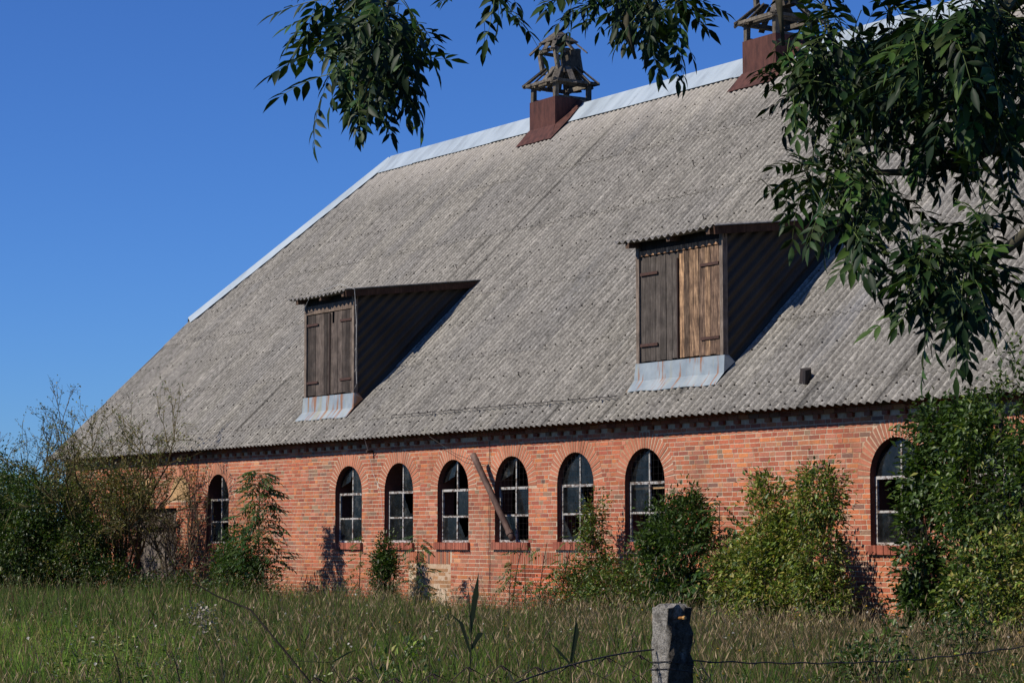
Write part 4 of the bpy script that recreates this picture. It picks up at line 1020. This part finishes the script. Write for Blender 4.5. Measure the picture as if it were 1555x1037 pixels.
patch = vnoise(p, .55, 1) * .6 + vnoise(p, 1.7, 2) * .4; patch2 = vnoise(p, .9, 5)
p[:, :2] += R.normal(size=(n, 2)) * .05
tan = np.clip((u + .11) * 3.2 + (patch - .5) * 1.3, 0, 1) * np.clip((zz - 19) / 5, 0, 1); tan = np.where(R.rand(n) < .25, R.rand(n), tan)
green = lerpc((.045, .092, .014), (.16, .235, .036), np.clip(patch2 + R.normal(size=n) * .25, 0, 1))
straw = lerpc((.18, .135, .05), (.42, .32, .15), R.rand(n)); brown = lerpc((.10, .065, .028), (.19, .13, .055), R.rand(n))
isstraw = R.rand(n) < .08 + .42 * tan; c = np.where(isstraw[:, None], np.where((R.rand(n) < .5)[:, None], straw, brown), green) * R.uniform(.5, 1.4, (n, 1))
clump = vnoise(p, 2.6, 12) ** 3; h = (.20 + .30 * patch + .14 * tan + .55 * clump) * R.uniform(.55, 1.25, n)
near_wall = np.clip(1 - (-p[:, 1]) / 7.0, 0, 1); h *= 1 - (.15 + .5 * np.clip((p[:, 0] + 40) / 12, 0, 1)) * near_wall; h *= 1 - .3 * np.clip((u - .05) * 6, 0, 1)
leftlow = np.clip((-u - .10) * 8, 0, 1) * np.clip((36 - zz) / 8, 0, 1); h *= 1 - .35 * leftlow
h *= .88; lw_ = leftlow > .3; c[lw_] = c[lw_] * [1.35, 1.45, 1.2]; h = np.minimum(h, 1.25)
a = R.uniform(0, 6.283, n); ln = h * R.uniform(.08, .5, n); w = R.uniform(.0035, .009, n) * (.7 + zz / 50)
dx, dy = np.cos(a), np.sin(a); sx, sy = RT.x * w, RT.y * w
def pt(fx, fz, s): return np.stack([p[:, 0] + dx * ln * fx + s * sx, p[:, 1] + dy * ln * fx + s * sy, h * fz], 1)
V = np.stack([pt(0, 0, -1), pt(0, 0, 1), pt(.35, .55, -.8), pt(.35, .55, .8), pt(1, 1, 0)], 1).reshape(-1, 3)
F = (np.array([[0, 1, 2], [1, 3, 2], [2, 3, 4]])[None] + np.arange(n)[:, None, None] * 5).reshape(-1, 3)
C = np.repeat(c, 5, 0)
go = link('meadow_grass', npmesh('meadow_grass', V, F, C, M['grass']), kind='stuff', label='tall uncut meadow grass, green and straw coloured, in front of the barn', cat='grass')
# seed heads over the straw part
ns = 38000; sel = R.choice(np.where(tan > .25)[0], ns); hp_ = p[sel].copy(); hh = h[sel] * 1.0 + R.uniform(.05, .3, ns)
st = np.stack([hp_[:, 0] + dx[sel] * ln[sel] * .5, hp_[:, 1] + dy[sel] * ln[sel] * .5, hh], 1)
L = R.uniform(.04, .10, ns); V, F, C = leaves_np(st, np.stack([dx[sel] * .5, dy[sel] * .5, np.full(ns, .9)], 1), R.uniform(-1.5, 1.5, ns), L, L * R.uniform(.06, .16, ns), lerpc((.16, .105, .055), (.42, .31, .18), R.rand(ns)))
V2 = np.stack([hp_ + [0, 0, .1], st, hp_ + np.array([[RT.x * .006, RT.y * .006, .1]])], 1).reshape(-1, 3); F2 = np.arange(ns * 3).reshape(-1, 3) + len(V)
link('seed_heads', npmesh('seed_heads', np.vstack([V, V2]), np.vstack([F, F2]), np.vstack([C, np.repeat(lerpc((.10, .085, .04), (.16, .13, .06), R.rand(ns)), 3, 0)]), M['grass']), go, kind='stuff')
# broad-leaved weeds among the grass, and the rank growth along the wall foot
def weeds(n, sel_fn, hlo, hhi, size, pal, mixs, name, label):
    q, zq, uq = meadow(n * 3, 15.0, 60.0, '', None, None, None); k = sel_fn(q, zq, uq); q = q[k][:n]; n = len(q)
    hgt = (hlo + (hhi - hlo) * vnoise(q, 1.3, 9)) * R.rand(n) ** .6; q[:, 2] = hgt
    cell = np.floor(q[:, :2] * 3.3).astype(int); jit = R.normal(size=(n, 2)) * .05
    q[:, :2] = cell / 3.3 + (q[:, :2] - cell / 3.3) * .55 + jit
    q[:, 1] = np.minimum(q[:, 1], -.05)
    L = R.uniform(.6, 1.3, n) * size; V, F, C = leaves_np(q, np.stack([R.normal(size=n), R.normal(size=n), R.uniform(-.3, .5, n)], 1), R.uniform(-1, 1, n), L, L * .42, pick(pal, n, mixs))
    return link(name, npmesh(name, V, F, C, M['leaf']), kind='stuff', label=label, cat='weeds')
weeds(34000, lambda q, z, u: (z < 34) & (vnoise(q, .45, 3) > .42) & (u > -.2), .2, .7, .05, 'mid', (('light', .2),), 'meadow_weeds', 'bright broad-leaved weeds mixed into the near meadow grass')
weeds(26000, lambda q, z, u: (q[:, 1] > -2.2) & (vnoise(q, .8, 4) > .30), .3, .85, .06, 'mid', (('olive', .35), ('dark', .2)), 'wall_foot_weeds', 'rank low weeds along the foot of the brick wall')
# tiny flowers and thistle down
def dots(n, colr, size, hh, sel, name, label):
    q, zq, uq = meadow(n * 4, 17.0, 50.0, '', None, None, None); k = sel(q, zq, uq); q = q[k][:n]; n = len(q); q[:, 2] = hh * R.uniform(.7, 1.2, n)
    L = R.uniform(.7, 1.3, n) * size; V, F, C = leaves_np(q, R.normal(size=(n, 3)), R.uniform(-1, 1, n), L, L, np.tile(colr, (n, 1)) * R.uniform(.8, 1.1, (n, 1)))
    link(name, npmesh(name, V, F, C, M['leaf']), kind='stuff', label=label, cat='flowers')
dots(260, (.55, .34, .03), .03, .55, lambda q, z, u: u > -.1, 'yellow_flowers', 'scattered tiny yellow flowers in the meadow')
dots(420, (.5, .46, .40), .028, .62, lambda q, z, u: z > 18, 'seed_fluff', 'scattered pale tufts of thistle down in the meadow')

# ---- near the camera: concrete post, netting, barbed wire, tall stalks
PD = 9.4; pc = cp_(1020, 917, PD); PX, PY, PZ = pc.x, pc.y, pc.z; hw = .061
def rough_post():
    bm_ = MB(); nz_, na = 34, 6; ring = []
    prof = []
    for s_ in range(4):
        for i in range(na):
            t = i / na; x0, y0 = [(-1, -1), (1, -1), (1, 1), (-1, 1)][s_]; x1, y1 = [(1, -1), (1, 1), (-1, 1), (-1, -1)][s_]
            prof.append((x0 + (x1 - x0) * t, y0 + (y1 - y0) * t))
    vs = []; cols = []
    for k in range(nz_ + 1):
        z = PZ * k / nz_ if k != nz_ - 1 else PZ - .014; cap = 1 - max(0, (k - nz_ + 1)) * .1
        for (x, y) in prof:
            rr_ = max(abs(x), abs(y)); rad = math.hypot(x, y); f = 1.0 if rad < 1.3 else .97
            dark = x > .8
            j = rnd.gauss(0, .0016 if not dark else .0045)
            vs.append((x * hw * f * cap + (j if abs(x) > .95 else 0), y * hw * f * cap + (j if abs(y) > .95 else 0), z - (.012 if (k == nz_ and rad > 1.2) else 0) + rnd.uniform(-.002, .002)))
    n = len(prof); fs = [(k * n + i, k * n + (i + 1) % n, (k + 1) * n + (i + 1) % n, (k + 1) * n + i) for k in range(nz_) for i in range(n)]
    vs.append((0, 0, PZ + .004)); fs += [(nz_ * n + i, nz_ * n + (i + 1) % n, len(vs) - 1) for i in range(n)]
    bm_.add(vs, fs)
    for i, v in enumerate(vs):
        if v[0] > hw * .8 and v[2] < PZ * .99: bm_.c[i] = (.26, .245, .23)  # right face: its shade, with some moss, painted as a darker colour
    return bm_
post = link('fence_post', rough_post().mesh('fence_post', M['concrete']), cat='fence post', label='weathered square concrete fence post with a rusty bolt near its top', loc=(PX, PY, 0))
m = MB(); bz = PZ - .055; m.tube([(hw - .01, -.012, bz), (hw + .045, -.012, bz + .003)], .006, n=8, col=(.5, .4, .3)); m.tube([(hw + .035, -.012, bz + .002), (hw + .047, -.012, bz + .003)], .0085, .007, n=8); m.build('bolt', M['brass'], post)
m = MB()
for zz_ in (PZ - .24, PZ - .27, PZ - .33): m.tube([(-hw - .004, -hw - .004, zz_), (hw + .004, -hw - .005, zz_ + .01), (hw + .006, hw + .004, zz_ - .01), (-hw - .004, hw + .004, zz_), (-hw - .004, -hw - .004, zz_)], .0022, n=4)
for i in range(9):
    a0 = Vector((hw + rnd.uniform(0, .03), hw + rnd.uniform(0, .03), PZ - .26 + rnd.uniform(-.05, .03))); m.tube([a0, a0 + Vector((rnd.uniform(-.03, .05), rnd.uniform(-.02, .06), rnd.uniform(-.09, .03))), a0 + Vector((rnd.uniform(-.02, .05), rnd.uniform(-.02, .06), rnd.uniform(-.18, -.02)))], .0018, n=4)
m.build('tying_wire', M['wire'], post)
fe = empty('chain_link_fence', (PX, PY, 0)); tag(fe, 'sagging rusty chain-link fence running from the concrete post to the lower left', 'fence')
cell = .083; ncol = 46
def topz(s):                                     # height of the sagging top wire at distance s towards the camera
    return PZ - .186 - .15 * min(1.0, (s / .80) ** 1.7) - max(0, s - .8) * .02
m = MB(); m.tube([(-.03 + .01 * math.sin(i * .9), -hw - .01 - i * .12, topz(i * .12)) for i in range(32)], .0036, n=5); m.build('top_wire', M['wire'], fe)
m = MB(); nr = 26
for c_ in range(ncol):                           # each netting wire zigzags down, hooked into its neighbours
    s0 = .05 + c_ * cell; pts = []
    for r_ in range(nr):
        sgn = 1 if (r_ + c_) % 2 == 0 else -1
        s_ = s0 + (cell * .5) * sgn * .98
        pts.append((-.03 + .012 * math.sin(s_ * 7 + r_) + .004 * sgn, -hw - s_, PZ - .212 - .03 * s_ + .012 * math.sin(s_ * 9) - r_ * cell * .5))
    p0 = pts[0]; pts = [(p0[0] + .01, p0[1] + .012, p0[2] - .018)] + pts
    m.tube(pts, .0031, n=4)
m.build('netting', M['iron'], fe)
bw = empty('barbed_wire', (PX, PY, 0)); tag(bw, 'single strand of barbed wire running right from the concrete post', 'barbed wire')
m = MB(); wp = []; ph = 0
for i in range(90):
    s_ = i * .04; z = PZ - .235 - .035 * math.sin(min(s_, 2.1) / 2.1 * 3.1) + .02 * max(0, s_ - 1.2); wp.append(Vector((.02 + .004 * math.sin(i), hw + s_, z + .003 * math.sin(i * 1.3))))
m.tube(wp, .003, n=4); m.build('strand', M['wire'], bw)
m = MB()
for i in range(3, 88, 6):
    q = wp[i]
    for _ in range(4): m.tube([q, q + Vector((rnd.uniform(-.02, .02), rnd.uniform(-.018, .018), rnd.uniform(-.02, .02)))], .0016, .0006, 3)
    m.tube([q - Vector((0, .008, 0)), q + Vector((0, .008, 0))], .0042, n=5)
m.build('barb', M['wire'], bw, kind='stuff')

def stalk(label, pts, r0, r1, col, leaves=(), head=None, name='dry_stalk', cat='stalk'):
    P0 = Vector(pts[0]); o = empty(name, (P0.x, P0.y, 0)); tag(o, label, cat); O = Vector((P0.x, P0.y, 0)); m = MB()
    full = [Vector((P0.x, P0.y, 0))] + [Vector(p) for p in pts]
    m.tube([p - O for p in full], r0, r1, 5, col); m.build('stem', M['bark'], o, smooth=True)
    for (a, b, c_, w_) in leaves:
        m = MB(); a, b, c_ = [Vector(q) - O for q in (a, b, c_)]; n_ = RT * w_ * .5
        m.add([a - n_ * .5, a + n_ * .5, b + n_, b - n_, c_], [(0, 1, 2, 3), (3, 2, 4)], (.025, .035, .015)); m.build('leaf', M['leaf'], o)
    if head:
        n_ = 160; c0 = np.array(head - O); q = c0 + R.normal(size=(n_, 3)) * [.05, .05, .05]; L = R.uniform(.012, .03, n_)
        V, F, C = leaves_np(q, R.normal(size=(n_, 3)), R.uniform(-1, 1, n_), L, L * .9, np.tile((.34, .29, .23), (n_, 1)) * R.uniform(.6, 1.1, (n_, 1))); link('seed_head', npmesh('seed_head', V, F, C, M['leaf']), o, kind='stuff')
    return o
stalk('long dark stalk bending up to the left below the lone window', [cp_(475, 1040, 12.5), cp_(430, 985, 12.6), cp_(380, 925, 12.7), cp_(330, 905, 12.8), cp_(300, 888, 12.8), cp_(268, 850, 12.9)], .008, .003, (.05, .04, .03))
stalk('pale thistle head gone to seed on a thin stem', [cp_(340, 1035, 15), cp_(335, 990, 15), cp_(310, 945, 15)], .006, .003, (.14, .12, .07), head=cp_(306, 938, 15), name='thistle', cat='thistle')
stalk('dark forked reed with long blades left of centre', [cp_(712, 1037, 11), cp_(716, 980, 11), cp_(712, 900, 11)], .005, .002, (.03, .035, .02),
      [(cp_(716, 985, 11), cp_(730, 960, 11), cp_(752, 962, 11), .03), (cp_(714, 960, 11), cp_(722, 905, 11), cp_(727, 868, 11), .03), (cp_(714, 990, 11), cp_(700, 945, 11), cp_(682, 930, 11), .02)], name='reed', cat='reed')
stalk('green upright weed left of the concrete post with two spreading blades', [cp_(868, 1037, 10.5), cp_(866, 1000, 10.5), cp_(874, 945, 10.5)], .005, .002, (.04, .06, .02),
      [(cp_(868, 1010, 10.5), cp_(850, 990, 10.5), cp_(836, 975, 10.5), .02), (cp_(868, 1005, 10.5), cp_(876, 960, 10.5), cp_(874, 935, 10.5), .022)], name='reed', cat='reed')
stalk('thin green shoot arching among the grass at lower centre left', [cp_(520, 1037, 12), cp_(500, 1005, 12), cp_(440, 1003, 12)], .004, .002, (.04, .05, .02), [(cp_(505, 1005, 12), cp_(530, 990, 12), cp_(545, 985, 12), .02)], name='shoot', cat='shoot')
for (px_, py_, dp_, n_, hgt_, lb_) in ((1318, 1000, 18, 1500, .95, 'dark leafy weed clump standing in the straw meadow right of the concrete post'), (1450, 960, 22, 1500, .9, 'ragged dark weed clump at the meadow edge in the lower right corner'), (600, 1010, 17, 2600, .75, 'bright green nettle-like clump at the bottom edge left of centre')):
    q_ = cp_(px_, py_, dp_)
    shrub('weed_clump', lb_, 'weeds', (q_.x, q_.y, 0), [(0, 0, hgt_ * .45, .42, .3, hgt_ * .45), (.2, 0, hgt_ * .75, .2, .2, hgt_ * .35), (-.3, .1, hgt_ * .5, .25, .2, hgt_ * .4)], n_, 60, .12, .055, 'mid', (('dark', .3),) if n_ < 2000 else (('light', .4),))
stalk('fine straw stem slanting up to the right towards the middle of the meadow', [cp_(790, 1037, 11.5), cp_(830, 960, 11.5), cp_(900, 860, 11.5)], .003, .0015, (.12, .10, .06))
for i, (x, y, dpt, lb) in enumerate(((178, 1005, 13, 'dark docked stem at the lower left'), (268, 1010, 13, 'short dark stem right of the lower left stem'), (1330, 1000, 17, 'pale slanting grass stem right of the concrete post'))):
    stalk(lb, [cp_(x + 6, 1040, dpt), cp_(x, y, dpt), cp_(x - 8, y - 22, dpt)], .006, .003, (.05, .04, .025))
